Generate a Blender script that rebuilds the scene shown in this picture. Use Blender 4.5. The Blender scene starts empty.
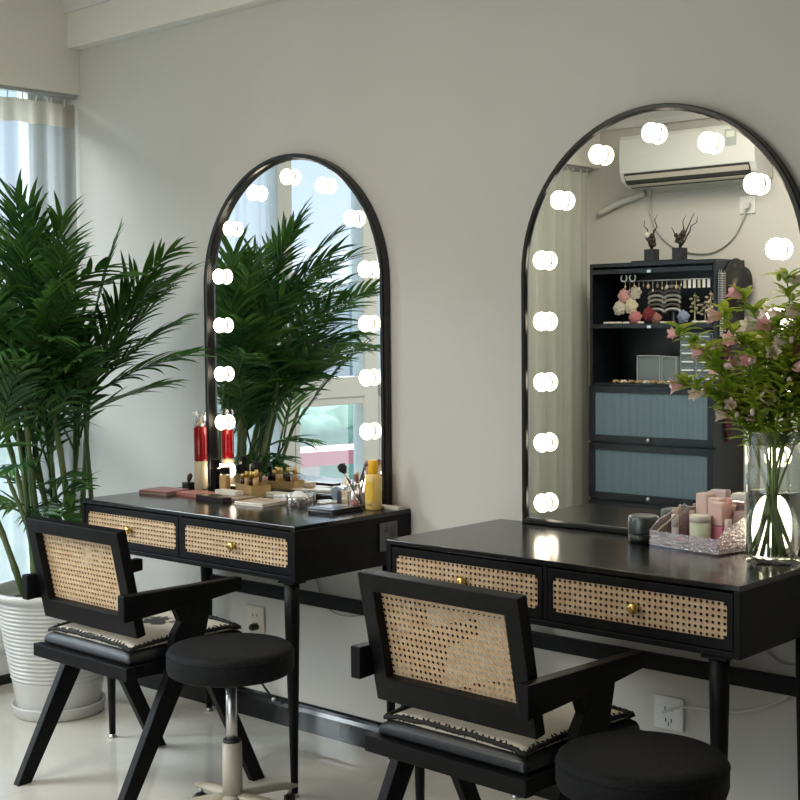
import bpy, bmesh, math, random
from mathutils import Vector, Matrix, noise
R = random.Random(11)
PI = math.pi
sc = bpy.context.scene
COL = sc.collection

# ---------------------------------------------------------------- camera
cam_d = bpy.data.cameras.new('camera')
cam_d.sensor_fit = 'HORIZONTAL'; cam_d.sensor_width = 36.0
cam_d.lens = 1361.3 / 800 * 36.0; cam_d.clip_start = 0.05; cam_d.clip_end = 600
cam = bpy.data.objects.new('camera', cam_d); COL.objects.link(cam)
_y, _p, _r = math.radians(42.3814), math.radians(-3.0551), math.radians(-0.5379)
F = Vector((-math.sin(_y) * math.cos(_p), math.cos(_y) * math.cos(_p), math.sin(_p)))
Rt = F.cross(Vector((0, 0, 1))).normalized(); Up = Rt.cross(F)
R2 = Rt * math.cos(_r) + Up * math.sin(_r); U2 = -Rt * math.sin(_r) + Up * math.cos(_r)
cam.matrix_world = Matrix(((R2.x, U2.x, -F.x, 3.246), (R2.y, U2.y, -F.y, -3.0085), (R2.z, U2.z, -F.z, 1.3041), (0, 0, 0, 1)))
sc.camera = cam

# ---------------------------------------------------------------- sky, lights, exposure
w = bpy.data.worlds.new('sky'); sc.world = w; w.use_nodes = True
nt = w.node_tree; nt.nodes.clear()
wo = nt.nodes.new('ShaderNodeOutputWorld'); bg = nt.nodes.new('ShaderNodeBackground')
tc = nt.nodes.new('ShaderNodeTexCoord'); sx = nt.nodes.new('ShaderNodeSeparateXYZ'); cr = nt.nodes.new('ShaderNodeValToRGB')
cr.color_ramp.elements[0].position = 0.0; cr.color_ramp.elements[0].color = (0.64, 0.75, 0.90, 1)
cr.color_ramp.elements[1].position = 0.35; cr.color_ramp.elements[1].color = (0.36, 0.55, 0.90, 1)
nt.links.new(tc.outputs['Generated'], sx.inputs[0]); nt.links.new(sx.outputs['Z'], cr.inputs[0])
nt.links.new(cr.outputs[0], bg.inputs['Color']); nt.links.new(bg.outputs[0], wo.inputs[0])
bg.inputs['Strength'].default_value = 1.20

def area(name, loc, rot, sx_, sy_, power, color, portal=False):
    l = bpy.data.lights.new(name, 'AREA'); l.shape = 'RECTANGLE'; l.size = sx_; l.size_y = sy_
    l.energy = power; l.color = color
    if portal: l.cycles.is_portal = True
    o = bpy.data.objects.new(name, l); COL.objects.link(o); o.location = loc; o.rotation_euler = rot
    return o
area('window_portal', (-1.34, -1.35, 1.27), (0, -PI / 2, 0), 2.1, 2.6, 1, (1, 1, 1), True)
area('ceiling_fill_light', (0.2, -2.35, 2.56), (0, 0, 0), 0.9, 0.9, 25, (1.0, 0.93, 0.78))  # added warm fill from an out-of-view ceiling lamp, to brighten the room
area('room_fill_light', (1.00, -3.47, 1.00), (-PI / 2, 0, PI), 1.6, 1.7, 16, (0.86, 0.94, 1.0))  # added fill light on the unseen front wall, no real window there
sun_d = bpy.data.lights.new('daylight', 'SUN'); sun_d.energy = 10.5; sun_d.angle = math.radians(44); sun_d.color = (0.90, 0.96, 1.0)
sun = bpy.data.objects.new('daylight', sun_d); COL.objects.link(sun)
sun.rotation_euler = Vector((0.60, 0.70, -0.66)).to_track_quat('-Z', 'Y').to_euler()
sc.view_settings.view_transform = 'Standard'; sc.view_settings.look = 'None'
sc.view_settings.exposure = 0.36; sc.view_settings.gamma = 1.0; sc.view_settings.use_curve_mapping = False
sc.cycles.use_denoising = True
sc.cycles.sample_clamp_indirect = 6.0
sc.cycles.transparent_max_bounces = 16

# ---------------------------------------------------------------- materials
def mat(name, col, rough=0.5, metal=0.0, **kw):
    m = bpy.data.materials.new(name); m.use_nodes = True
    b = m.node_tree.nodes['Principled BSDF']
    b.inputs['Base Color'].default_value = (*col, 1); b.inputs['Roughness'].default_value = rough
    b.inputs['Metallic'].default_value = metal
    for k, v in kw.items():
        b.inputs[k.replace('_', ' ')].default_value = v
    return m

def noisy(m, col2, scale=8.0, lo=0.4, hi=0.6, detail=4, bump=0.0, stretch=None, rough2=None):
    t = m.node_tree; b = t.nodes['Principled BSDF']
    c = t.nodes.new('ShaderNodeTexCoord'); n = t.nodes.new('ShaderNodeTexNoise')
    n.inputs['Scale'].default_value = scale; n.inputs['Detail'].default_value = detail
    if stretch:
        mp = t.nodes.new('ShaderNodeMapping'); mp.inputs['Scale'].default_value = stretch
        t.links.new(c.outputs['Object'], mp.inputs[0]); t.links.new(mp.outputs[0], n.inputs['Vector'])
    else:
        t.links.new(c.outputs['Object'], n.inputs['Vector'])
    r = t.nodes.new('ShaderNodeValToRGB'); r.color_ramp.elements[0].position = lo; r.color_ramp.elements[1].position = hi
    r.color_ramp.elements[0].color = b.inputs['Base Color'].default_value[:]; r.color_ramp.elements[1].color = (*col2, 1)
    t.links.new(n.outputs['Fac'], r.inputs[0]); t.links.new(r.outputs[0], b.inputs['Base Color'])
    if bump:
        bp = t.nodes.new('ShaderNodeBump'); bp.inputs['Strength'].default_value = bump; bp.inputs['Distance'].default_value = 0.002
        t.links.new(n.outputs['Fac'], bp.inputs['Height']); t.links.new(bp.outputs[0], b.inputs['Normal'])
    return m

M = {}
M['wall'] = noisy(mat('wall paint', (0.60, 0.575, 0.53), 0.75), (0.62, 0.595, 0.55), 2.0)
M['beam'] = mat('beam paint', (0.80, 0.77, 0.69), 0.7)
M['ceil'] = mat('ceiling paint', (0.74, 0.72, 0.68), 0.8)
M['mould'] = mat('crown moulding paint', (0.74, 0.72, 0.68), 0.5)
M['marble'] = noisy(mat('black marble', (0.004, 0.005, 0.006), 0.14, Specular_IOR_Level=0.35), (0.016, 0.018, 0.022), 6.0, 0.5, 0.8)
M['black'] = noisy(mat('black painted wood', (0.005, 0.005, 0.006), 0.45, Specular_IOR_Level=0.15), (0.007, 0.007, 0.008), 30, 0.4, 0.6, bump=0.05)
M['blacktop'] = noisy(mat('black glossy table top', (0.006, 0.006, 0.007), 0.17), (0.008, 0.008, 0.009), 20)
M['frame'] = mat('black mirror frame', (0.005, 0.005, 0.005), 0.30)
M['mirror'] = mat('mirror glass', (0.96, 0.975, 0.965), 0.0, 1.0)
M['leather'] = noisy(mat('black leatherette', (0.005, 0.006, 0.009), 0.40), (0.008, 0.009, 0.013), 120, bump=0.25)
M['fabric'] = noisy(mat('black stool fabric', (0.006, 0.007, 0.008), 0.7, Specular_IOR_Level=0.2), (0.011, 0.011, 0.013), 160, bump=0.4)
M['cane'] = noisy(mat('woven cane', (0.52, 0.345, 0.20), 0.5), (0.62, 0.45, 0.28), 60, bump=0.3)
M['gold'] = mat('brushed gold', (0.75, 0.53, 0.18), 0.28, 1.0)
M['chrome'] = mat('chrome', (0.60, 0.60, 0.60), 0.30, 1.0)
M['cream_metal'] = mat('cream painted metal', (0.48, 0.44, 0.35), 0.4)
M['white'] = mat('white plastic', (0.80, 0.79, 0.76), 0.35)
M['greywhite'] = mat('grey white plastic', (0.50, 0.52, 0.50), 0.4)
M['ceramic'] = noisy(mat('white glazed ceramic', (0.55, 0.55, 0.54), 0.25), (0.59, 0.59, 0.57), 5)
M['soil'] = noisy(mat('potting soil', (0.03, 0.02, 0.012), 0.9), (0.07, 0.05, 0.03), 60, bump=1)
M['leaf'] = noisy(mat('palm leaf', (0.020, 0.082, 0.020), 0.40), (0.065, 0.165, 0.028), 9)
M['stem'] = noisy(mat('palm cane stem', (0.07, 0.13, 0.04), 0.45), (0.16, 0.20, 0.08), 12, stretch=(1, 1, 0.2))
M['fleaf'] = noisy(mat('flower leaf', (0.26, 0.40, 0.04), 0.45), (0.52, 0.60, 0.09), 25)
M['fstem'] = noisy(mat('flower stem', (0.17, 0.27, 0.05), 0.4), (0.28, 0.36, 0.10), 20)
M['petal'] = noisy(mat('pink petal', (0.95, 0.46, 0.52), 0.5), (0.97, 0.70, 0.68), 40)
M['petal2'] = noisy(mat('pale petal', (0.86, 0.68, 0.60), 0.5), (0.90, 0.80, 0.70), 40)
_t = M['leaf'].node_tree; _b = _t.nodes['Principled BSDF']; _src = _b.inputs['Base Color'].links[0].from_socket
_oi = _t.nodes.new('ShaderNodeObjectInfo'); _r = _t.nodes.new('ShaderNodeValToRGB'); _r.color_ramp.elements[0].position = .55; _r.color_ramp.elements[0].color = (0, 0, 0, 1); _r.color_ramp.elements[1].color = (.75, .75, .75, 1)
_m = _t.nodes.new('ShaderNodeMixRGB'); _m.inputs[2].default_value = (.11, .22, .055, 1)
_t.links.new(_oi.outputs['Random'], _r.inputs[0]); _t.links.new(_r.outputs[0], _m.inputs[0]); _t.links.new(_src, _m.inputs[1]); _t.links.new(_m.outputs[0], _b.inputs['Base Color'])
for k in ('leaf', 'fleaf', 'petal', 'petal2'):
    m = M[k]; t = m.node_tree; b = t.nodes['Principled BSDF']; out = t.nodes['Material Output']
    tr = t.nodes.new('ShaderNodeBsdfTranslucent'); mx = t.nodes.new('ShaderNodeMixShader'); mx.inputs[0].default_value = 0.5 if k == 'fleaf' else 0.3
    src = b.inputs['Base Color'].links[0].from_socket
    t.links.new(src, tr.inputs[0]); t.links.new(b.outputs[0], mx.inputs[1]); t.links.new(tr.outputs[0], mx.inputs[2]); t.links.new(mx.outputs[0], out.inputs[0])

def thin_glass(name, tint=(1, 1, 1), refl=0.08, rough=0.02):
    m = bpy.data.materials.new(name); m.use_nodes = True; t = m.node_tree; t.nodes.clear()
    o = t.nodes.new('ShaderNodeOutputMaterial'); a = t.nodes.new('ShaderNodeBsdfTransparent'); g = t.nodes.new('ShaderNodeBsdfGlossy')
    a.inputs[0].default_value = (*tint, 1); g.inputs['Roughness'].default_value = rough
    lw = t.nodes.new('ShaderNodeLayerWeight'); lw.inputs['Blend'].default_value = 0.35
    mp = t.nodes.new('ShaderNodeMapRange'); mp.inputs['To Min'].default_value = refl; mp.inputs['To Max'].default_value = min(1, refl + 0.6)
    mx = t.nodes.new('ShaderNodeMixShader')
    t.links.new(lw.outputs['Facing'], mp.inputs['Value']); t.links.new(mp.outputs[0], mx.inputs[0])
    t.links.new(a.outputs[0], mx.inputs[1]); t.links.new(g.outputs[0], mx.inputs[2]); t.links.new(mx.outputs[0], o.inputs[0])
    return m
M['pane'] = thin_glass('window pane glass', (0.96, 0.99, 0.98), 0.03)
M['acrylic'] = thin_glass('clear acrylic', (0.93, 0.92, 0.93), 0.14, 0.05)
M['glass'] = thin_glass('clear vase glass', (0.97, 0.99, 0.97), 0.06)
def glitter(name):
    m = thin_glass(name, (0.90, 0.84, 0.86), 0.2, 0.15); t = m.node_tree
    g = [n for n in t.nodes if n.type == 'BSDF_GLOSSY'][0]
    c = t.nodes.new('ShaderNodeTexCoord'); v = t.nodes.new('ShaderNodeTexVoronoi'); v.inputs['Scale'].default_value = 160
    bp = t.nodes.new('ShaderNodeBump'); bp.inputs['Strength'].default_value = 0.9; bp.inputs['Distance'].default_value = 0.003
    t.links.new(c.outputs['Object'], v.inputs['Vector']); t.links.new(v.outputs['Distance'], bp.inputs['Height']); t.links.new(bp.outputs[0], g.inputs['Normal'])
    d = t.nodes.new('ShaderNodeBsdfDiffuse'); d.inputs[0].default_value = (0.85, 0.74, 0.75, 1)
    mx = t.nodes.new('ShaderNodeMixShader'); r = t.nodes.new('ShaderNodeValToRGB'); r.color_ramp.elements[0].position = 0.28; r.color_ramp.elements[1].position = 0.6
    r.color_ramp.elements[0].color = (0.0,) * 3 + (1,); r.color_ramp.elements[1].color = (0.26,) * 3 + (1,)
    o = t.nodes['Material Output']; src = o.inputs[0].links[0].from_socket
    t.links.new(v.outputs['Distance'], r.inputs[0]); t.links.new(r.outputs[0], mx.inputs[0]); t.links.new(src, mx.inputs[1]); t.links.new(d.outputs[0], mx.inputs[2]); t.links.new(mx.outputs[0], o.inputs[0])
    return m
M['glitter'] = glitter('glitter acrylic')
M['water'] = mat('vase water', (0.97, 0.99, 0.95), 0.0, Transmission_Weight=1.0, IOR=1.33)

def sheer(name, col, trans, head=False):
    m = bpy.data.materials.new(name); m.use_nodes = True; t = m.node_tree; t.nodes.clear()
    o = t.nodes.new('ShaderNodeOutputMaterial'); a = t.nodes.new('ShaderNodeBsdfTransparent'); l = t.nodes.new('ShaderNodeBsdfTranslucent'); d = t.nodes.new('ShaderNodeBsdfDiffuse')
    l.inputs[0].default_value = (*col, 1); d.inputs[0].default_value = (*col, 1)
    m1 = t.nodes.new('ShaderNodeMixShader'); m1.inputs[0].default_value = 0.62; m2 = t.nodes.new('ShaderNodeMixShader'); m2.inputs[0].default_value = 1 - trans
    t.links.new(d.outputs[0], m1.inputs[1]); t.links.new(l.outputs[0], m1.inputs[2]); t.links.new(a.outputs[0], m2.inputs[1]); t.links.new(m1.outputs[0], m2.inputs[2]); t.links.new(m2.outputs[0], o.inputs[0])
    return m
M['sheer'] = sheer('white sheer voile', (0.47, 0.50, 0.51), 0.42)
M['heading'] = sheer('cream curtain heading tape', (0.52, 0.47, 0.38), 0.0)
M['drape'] = sheer('pale grey drape', (0.78, 0.79, 0.72), 0.0)

def emit(name, col, s):
    m = bpy.data.materials.new(name); m.use_nodes = True; t = m.node_tree; t.nodes.clear()
    o = t.nodes.new('ShaderNodeOutputMaterial'); e = t.nodes.new('ShaderNodeEmission'); e.inputs[0].default_value = (*col, 1); e.inputs[1].default_value = s
    t.links.new(e.outputs[0], o.inputs[0]); return m
M['bulb'] = emit('lit bulb', (1.0, 0.87, 0.66), 9.0)

def floor_mat():
    m = mat('glossy beige floor tile', (0.60, 0.575, 0.52), 0.06); t = m.node_tree; b = t.nodes['Principled BSDF']
    c = t.nodes.new('ShaderNodeTexCoord'); mp = t.nodes.new('ShaderNodeMapping'); mp.inputs['Location'].default_value = (0.11, 0.21, 0)
    br = t.nodes.new('ShaderNodeTexBrick'); br.offset = 0; br.inputs['Scale'].default_value = 1.0
    br.inputs['Brick Width'].default_value = 0.8; br.inputs['Row Height'].default_value = 0.8; br.inputs['Mortar Size'].default_value = 0.0015
    n = t.nodes.new('ShaderNodeTexNoise'); n.inputs['Scale'].default_value = 3.0; n.inputs['Detail'].default_value = 6; n.inputs['Distortion'].default_value = 1.0
    r = t.nodes.new('ShaderNodeValToRGB'); r.color_ramp.elements[0].position = 0.35; r.color_ramp.elements[1].position = 0.65
    r.color_ramp.elements[0].color = (0.55, 0.52, 0.46, 1); r.color_ramp.elements[1].color = (0.61, 0.58, 0.52, 1)
    t.links.new(c.outputs['Object'], mp.inputs[0]); t.links.new(mp.outputs[0], br.inputs['Vector']); t.links.new(mp.outputs[0], n.inputs['Vector'])
    t.links.new(n.outputs['Fac'], r.inputs[0]); t.links.new(r.outputs[0], br.inputs['Color1']); t.links.new(r.outputs[0], br.inputs['Color2'])
    br.inputs['Mortar'].default_value = (0.50, 0.47, 0.41, 1)
    t.links.new(br.outputs['Color'], b.inputs['Base Color']); return m
M['floor'] = floor_mat()

def fluted_mat():
    m = mat('fluted cabinet glass', (0.15, 0.22, 0.26), 0.22); t = m.node_tree; b = t.nodes['Principled BSDF']
    c = t.nodes.new('ShaderNodeTexCoord'); wv = t.nodes.new('ShaderNodeTexWave'); wv.bands_direction = 'X'; wv.inputs['Scale'].default_value = 22
    bp = t.nodes.new('ShaderNodeBump'); bp.inputs['Strength'].default_value = 0.6; bp.inputs['Distance'].default_value = 0.004
    t.links.new(c.outputs['Object'], wv.inputs['Vector']); t.links.new(wv.outputs['Fac'], bp.inputs['Height']); t.links.new(bp.outputs[0], b.inputs['Normal'])
    return m
M['fluted'] = fluted_mat()

def pad_mat():
    m = mat('cream printed seat pad', (0.70, 0.64, 0.54), 0.85); t = m.node_tree; b = t.nodes['Principled BSDF']
    c = t.nodes.new('ShaderNodeTexCoord'); n = t.nodes.new('ShaderNodeTexNoise'); n.inputs['Scale'].default_value = 30; n.inputs['Detail'].default_value = 5
    gr = t.nodes.new('ShaderNodeTexGradient'); gr.gradient_type = 'SPHERICAL'; mp = t.nodes.new('ShaderNodeMapping')
    mp.inputs['Location'].default_value = (-0.25, -0.6, 0); mp.inputs['Scale'].default_value = (8, 8, 1)
    t.links.new(c.outputs['Object'], mp.inputs[0]); t.links.new(mp.outputs[0], gr.inputs[0]); t.links.new(c.outputs['Object'], n.inputs['Vector'])
    mu = t.nodes.new('ShaderNodeMath'); mu.operation = 'MULTIPLY'; t.links.new(gr.outputs['Fac'], mu.inputs[0]); t.links.new(n.outputs['Fac'], mu.inputs[1])
    r = t.nodes.new('ShaderNodeValToRGB'); r.color_ramp.elements[0].position = 0.17; r.color_ramp.elements[1].position = 0.21
    r.color_ramp.elements[0].color = (0.70, 0.64, 0.54, 1); r.color_ramp.elements[1].color = (0.06, 0.06, 0.06, 1)
    t.links.new(mu.outputs[0], r.inputs[0]); t.links.new(r.outputs[0], b.inputs['Base Color']); return m
M['pad'] = pad_mat()
_mc = {}
def cm(col, rough=0.4, metal=0.0):
    k = (col, rough, metal)
    if k not in _mc: _mc[k] = mat('coloured surface', col, rough, metal)
    return _mc[k]

# ---------------------------------------------------------------- mesh helpers
class B:
    def __init__(s): s.v = []; s.f = []; s.sm = []
    def add(s, vs, fs, smooth=False):
        n = len(s.v); s.v += [tuple(v) for v in vs]
        for f in fs: s.f.append([n + i for i in f]); s.sm.append(smooth)
        return s
    def box(s, c, d, rz=0.0, m=None):
        x, y, z = d[0] / 2, d[1] / 2, d[2] / 2
        vs = [Vector((a * x, b * y, e * z)) for e in (-1, 1) for b in (-1, 1) for a in (-1, 1)]
        rot = Matrix.Rotation(rz, 3, 'Z') if m is None else m
        vs = [rot @ v + Vector(c) for v in vs]
        return s.add(vs, [(0, 2, 3, 1), (4, 5, 7, 6), (0, 1, 5, 4), (2, 6, 7, 3), (0, 4, 6, 2), (1, 3, 7, 5)])
    def bb(s, x0, x1, y0, y1, z0, z1): return s.box(((x0 + x1) / 2, (y0 + y1) / 2, (z0 + z1) / 2), (x1 - x0, y1 - y0, z1 - z0))
    def hexa(s, p):  # 4 bottom, 4 top
        return s.add(p, [(3, 2, 1, 0), (4, 5, 6, 7), (0, 1, 5, 4), (1, 2, 6, 5), (2, 3, 7, 6), (3, 0, 4, 7)])
    def lathe(s, prof, c=(0, 0, 0), n=24, smooth=True, caps=True):
        vs = []; fs = []
        for r, z in prof:
            for i in range(n):
                a = 2 * PI * i / n; vs.append((c[0] + r * math.cos(a), c[1] + r * math.sin(a), c[2] + z))
        for j in range(len(prof) - 1):
            for i in range(n):
                k = (i + 1) % n; fs.append((j * n + i, j * n + k, (j + 1) * n + k, (j + 1) * n + i))
        s.add(vs, fs, smooth)
        if caps:
            m = len(s.v) - len(vs)
            s.f.append([m + i for i in reversed(range(n))]); s.sm.append(False)
            s.f.append([m + (len(prof) - 1) * n + i for i in range(n)]); s.sm.append(False)
        return s
    def tube(s, pts, r, n=8, caps=True, smooth=True):
        pts = [Vector(p) for p in pts]; L = len(pts); rr = r if isinstance(r, (list, tuple)) else [r] * L
        vs = []; fs = []; up = None
        for i, p in enumerate(pts):
            t = (pts[min(i + 1, L - 1)] - pts[max(i - 1, 0)]).normalized()
            if up is None: up = Vector((0, 0, 1)) if abs(t.z) < .9 else Vector((1, 0, 0))
            a = t.cross(up).normalized(); b = a.cross(t).normalized(); up = b
            for k in range(n):
                q = 2 * PI * k / n; vs.append(p + (a * math.cos(q) + b * math.sin(q)) * rr[i])
        for i in range(L - 1):
            for k in range(n):
                k2 = (k + 1) % n; fs.append((i * n + k, i * n + k2, (i + 1) * n + k2, (i + 1) * n + k))
        if caps: fs += [tuple(reversed(range(n))), tuple((L - 1) * n + k for k in range(n))]
        return s.add(vs, fs, smooth)
    def ball(s, c, r, n=14, m=8, sc3=(1, 1, 1), rot=None):
        vs = []; fs = []
        for j in range(1, m):
            t = PI * j / m
            for i in range(n):
                a = 2 * PI * i / n; vs.append(Vector((r * sc3[0] * math.sin(t) * math.cos(a), r * sc3[1] * math.sin(t) * math.sin(a), r * sc3[2] * math.cos(t))))
        vs += [Vector((0, 0, r * sc3[2])), Vector((0, 0, -r * sc3[2]))]; T = len(vs) - 2
        for j in range(m - 2):
            for i in range(n): k = (i + 1) % n; fs.append((j * n + i, (j + 1) * n + i, (j + 1) * n + k, j * n + k))
        for i in range(n): k = (i + 1) % n; fs.append((T, i, k)); fs.append((T + 1, (m - 2) * n + k, (m - 2) * n + i))
        if rot is not None: vs = [rot @ v for v in vs]
        return s.add([v + Vector(c) for v in vs], fs, True)
    def prism(s, poly, ax, a0, a1):  # poly in the two other axes, extruded along ax
        n = len(poly)
        def P(p, a):
            q = [p[0], p[1]]; q.insert(ax, a); return tuple(q)
        return s.add([P(p, a0) for p in poly] + [P(p, a1) for p in poly],
                     [tuple(reversed(range(n))), tuple(range(n, 2 * n))] + [(i, (i + 1) % n, n + (i + 1) % n, n + i) for i in range(n)])
    def build(s, name, m, parent=None, bevel=0.0, kind=None, seg=2, solid=0.0):
        me = bpy.data.meshes.new(name); me.from_pydata(s.v, [], s.f); me.update()
        bm = bmesh.new(); bm.from_mesh(me); bmesh.ops.recalc_face_normals(bm, faces=bm.faces); bm.to_mesh(me); bm.free()
        me.polygons.foreach_set('use_smooth', s.sm)
        me.materials.append(M[m] if isinstance(m, str) else m)
        o = bpy.data.objects.new(name, me); COL.objects.link(o)
        if parent is not None: o.parent = parent
        if solid:
            q = o.modifiers.new('solid', 'SOLIDIFY'); q.thickness = solid; q.offset = 0
        if bevel:
            q = o.modifiers.new('bevel', 'BEVEL'); q.width = bevel; q.segments = seg; q.limit_method = 'ANGLE'; q.angle_limit = math.radians(40)
        if kind: o['kind'] = kind
        return o
def tag(o, label, cat, group=None):
    o['label'] = label; o['category'] = cat
    if group: o['group'] = group
    return o
def thing(name, label, cat, loc=(0, 0, 0), rz=0.0, group=None):
    o = bpy.data.objects.new(name, None); o.empty_display_size = 0.05; COL.objects.link(o); o.location = loc; o.rotation_euler = (0, 0, rz)
    return tag(o, label, cat, group)
def dup(root, loc, rz, label, group=None):
    r = root.copy(); COL.objects.link(r); r.location = loc; r.rotation_euler = (0, 0, rz); r['label'] = label
    if group: r['group'] = group
    for ch in list(root.children):
        c = ch.copy(); COL.objects.link(c); c.parent = r
        for g in list(ch.children):
            d = g.copy(); COL.objects.link(d); d.parent = c
    return r
def struct(name, b, m, bevel=0.0): return b.build(name, m, None, bevel, 'structure')

# ---------------------------------------------------------------- room
XL, YF, XR, ZC = -1.2, -3.5, 5.0, 2.60
struct('floor', B().bb(XL - .15, XR + .1, YF - .1, .1, -.08, 0), 'floor')
struct('ceiling', B().bb(XL - .15, XR + .1, YF - .1, .1, ZC, ZC + .08), 'ceil')
struct('wall_back', B().bb(XL - .15, XR + .1, 0, .1, 0, ZC), 'wall')
struct('wall_front', B().bb(XL - .15, XR + .1, YF - .1, YF, 0, ZC), 'wall')
struct('wall_right', B().bb(XR, XR + .1, YF, 0, 0, ZC), mat('darkened unseen wall', (0.09, 0.085, 0.08), 0.6))  # unseen wall, coloured dark to keep bounced light off the furniture sides
WY0, WY1, WZ0, WZ1 = -2.62, -.08, .30, 2.30
b = B(); b.bb(XL - .15, XL, YF, 0, 0, WZ0); b.bb(XL - .15, XL, YF, WY0, WZ0, WZ1); b.bb(XL - .15, XL, WY1, 0, WZ0, WZ1); b.bb(XL - .15, XL, YF, 0, WZ1, ZC)
struct('wall_left', b, mat('white window wall paint', (0.74, 0.74, 0.73), 0.6))
struct('trim_1', B().bb(XL, -1.108, YF, 0, 2.185, ZC), 'beam')                 # boxed-in header over the window
struct('trim_2', B().bb(-1.108, XR, -.05, 0, 2.35, ZC), 'beam')               # shallow beam along the mirror wall
b = B()
b.prism([(-.05, 2.478), (-.065, 2.478), (-.07, 2.50), (-.088, 2.52), (-.11, 2.55), (-.115, 2.575), (-.13, 2.58), (-.13, ZC), (-.05, ZC)], 0, -1.108, XR)
struct('trim_3', b, 'mould')
b = B()
b.prism([(YF, 2.39), (YF + .02, 2.39), (YF + .03, 2.42), (YF + .05, 2.45), (YF + .075, 2.48), (YF + .08, 2.51), (YF + .10, 2.52), (YF + .10, ZC), (YF, ZC)], 0, -1.108, XR)
struct('trim_4', b, 'mould')
struct('baseboard_back', B().prism([(-.0, 0), (-.014, 0), (-.014, .062), (-.009, .074), (-.009, .084), (-.004, .09), (0, .09)], 0, XL, XR), 'marble')
struct('baseboard_left', B().bb(XL, XL + .012, YF, -.014, 0, .035), 'marble')
struct('trim_5', B().bb(XL, XL + .016, YF, -.014, .128, .146).bb(XL - .12, XL + .03, WY0 - .03, WY1 + .03, WZ0 - .035, WZ0), 'white')   # wall groove rail and window sill
# window
WM = mat('white window frame', (0.70, 0.71, 0.68), 0.35)
b = B(); fx0, fx1 = XL - .11, XL - .04
b.bb(fx0, fx1, WY0, WY1, WZ0, WZ0 + .06); b.bb(fx0, fx1, WY0, WY1, WZ1 - .06, WZ1); b.bb(fx0, fx1, WY0, WY0 + .06, WZ0, WZ1); b.bb(fx0, fx1, WY1 - .06, WY1, WZ0, WZ1)
for y0, y1 in ((-1.218, -1.128), (-1.770, -1.672), (-.66, -.60), (-2.25, -2.20)): b.bb(fx0, fx1 + .01, y0, y1, WZ0 + .06, WZ1 - .06)
for a0, a1 in ((WY0 + .06, -2.25), (-2.20, -1.77), (-1.672, -1.218), (-1.128, -.66), (-.60, WY1 - .06)):
    b.bb(fx0 + .01, fx1 + .02, a0, a1, .98, 1.075)
wf = b.build('window_1', WM, None, .004, 'structure')
b = B()
for a0, a1 in ((-1.672, -1.218), (-2.20, -1.77)):
    for q in ((a0, a0 + .012, WZ0 + .06, .98), (a1 - .030, a1, WZ0 + .06, .98)): b.bb(fx0 + .015, fx1 + .012, *q)
    b.bb(fx0 + .015, fx1 + .012, a1 - .030, a0 + .012, .945, .98); b.bb(fx0 + .015, fx1 + .012, a0 + .012, a1 - .030, WZ0 + .06, WZ0 + .10)
b.build('sash', WM, wf, .003)
B().add([(XL - .08, WY0, WZ0), (XL - .08, WY1, WZ0), (XL - .08, WY1, WZ1), (XL - .08, WY0, WZ1)], [(0, 1, 2, 3)]).build('window_2', 'pane', None, 0, 'structure')
struct('trim_6', B().bb(-1.57, -1.50, -2.055, -1.965, -.5, 3.0), noisy(mat('rough white pier', (0.70, 0.70, 0.68), 0.9), (0.50, 0.50, 0.50), 30, bump=0.6))

b = B()
for q in ((.14, .20, .10, 1.90), (1.80, 1.86, .10, 1.90), (.20, 1.80, .10, .15), (.20, 1.80, 1.85, 1.90)): b.bb(q[0], q[1], YF, YF + .04, q[2], q[3])
b.build('fill_light_frame', WM, None, .004, 'structure')  # added frame round the front wall fill light, no opening behind it

# curtains
def curtain(name, y0, y1, z0, z1, x, mt, label, amp=.018, waves=9, head=True, seed=0):
    root = thing(name, label, 'curtain', (x, (y0 + y1) / 2, z0))
    rr = random.Random(seed); n = 150; ph = [rr.uniform(0, 6) for _ in range(4)]
    def wv(t, k): return amp * (math.sin(t * waves * 2 * PI + ph[0]) * .6 + .4 * math.sin(t * waves * 2 * PI * 1.73 + ph[1])) * k
    def sheet(za, zb, mm, nm, k0, k1, dx=0):
        vs = []; fs = []; m = 6
        for j in range(m + 1):
            z = za + (zb - za) * j / m - z0; k = k0 + (k1 - k0) * j / m
            for i in range(n + 1):
                t = i / n; vs.append((wv(t, k) + dx, (t - .5) * (y1 - y0) + .3 * wv(t + .2, k), z))
        for j in range(m):
            for i in range(n): a = j * (n + 1) + i; fs.append((a, a + 1, a + n + 2, a + n + 1))
        B().add(vs, fs, True).build(nm, mm, root)
    sheet(z0, z1 - .085, mt, 'curtain_panel', 1.15, .9)
    sheet(z1 - .085, z1, 'heading' if head else mt, 'curtain_heading', .9, .75)
    nh = max(4, int((y1 - y0) / .06))
    for i in range(nh):
        t = (i + .5) / nh; B().tube([(wv(t, .75), (t - .5) * (y1 - y0), z1 - z0 - .01), (0, (t - .5) * (y1 - y0), z1 - z0 + .02)], .0025, 5).build('curtain_hook', 'white', root)
    return root
curtain('sheer_curtain', -1.04, -.012, .315, 2.150, -1.145, 'sheer', 'white sheer curtain with cream heading hanging before the window behind the palm', seed=3)
curtain('drape_curtain', -3.42, -2.72, .05, 2.150, -1.12, 'drape', 'pale grey curtain hanging in folds beside the black display cabinet', amp=.03, waves=5, head=False, seed=5)
tag(B().bb(-1.155, -1.125, -3.45, -.005, 2.172, 2.184).build('curtain_track', cm((.45, .46, .47), .35, .6)), 'slim silver curtain track fixed under the header over the window', 'curtain track')

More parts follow.
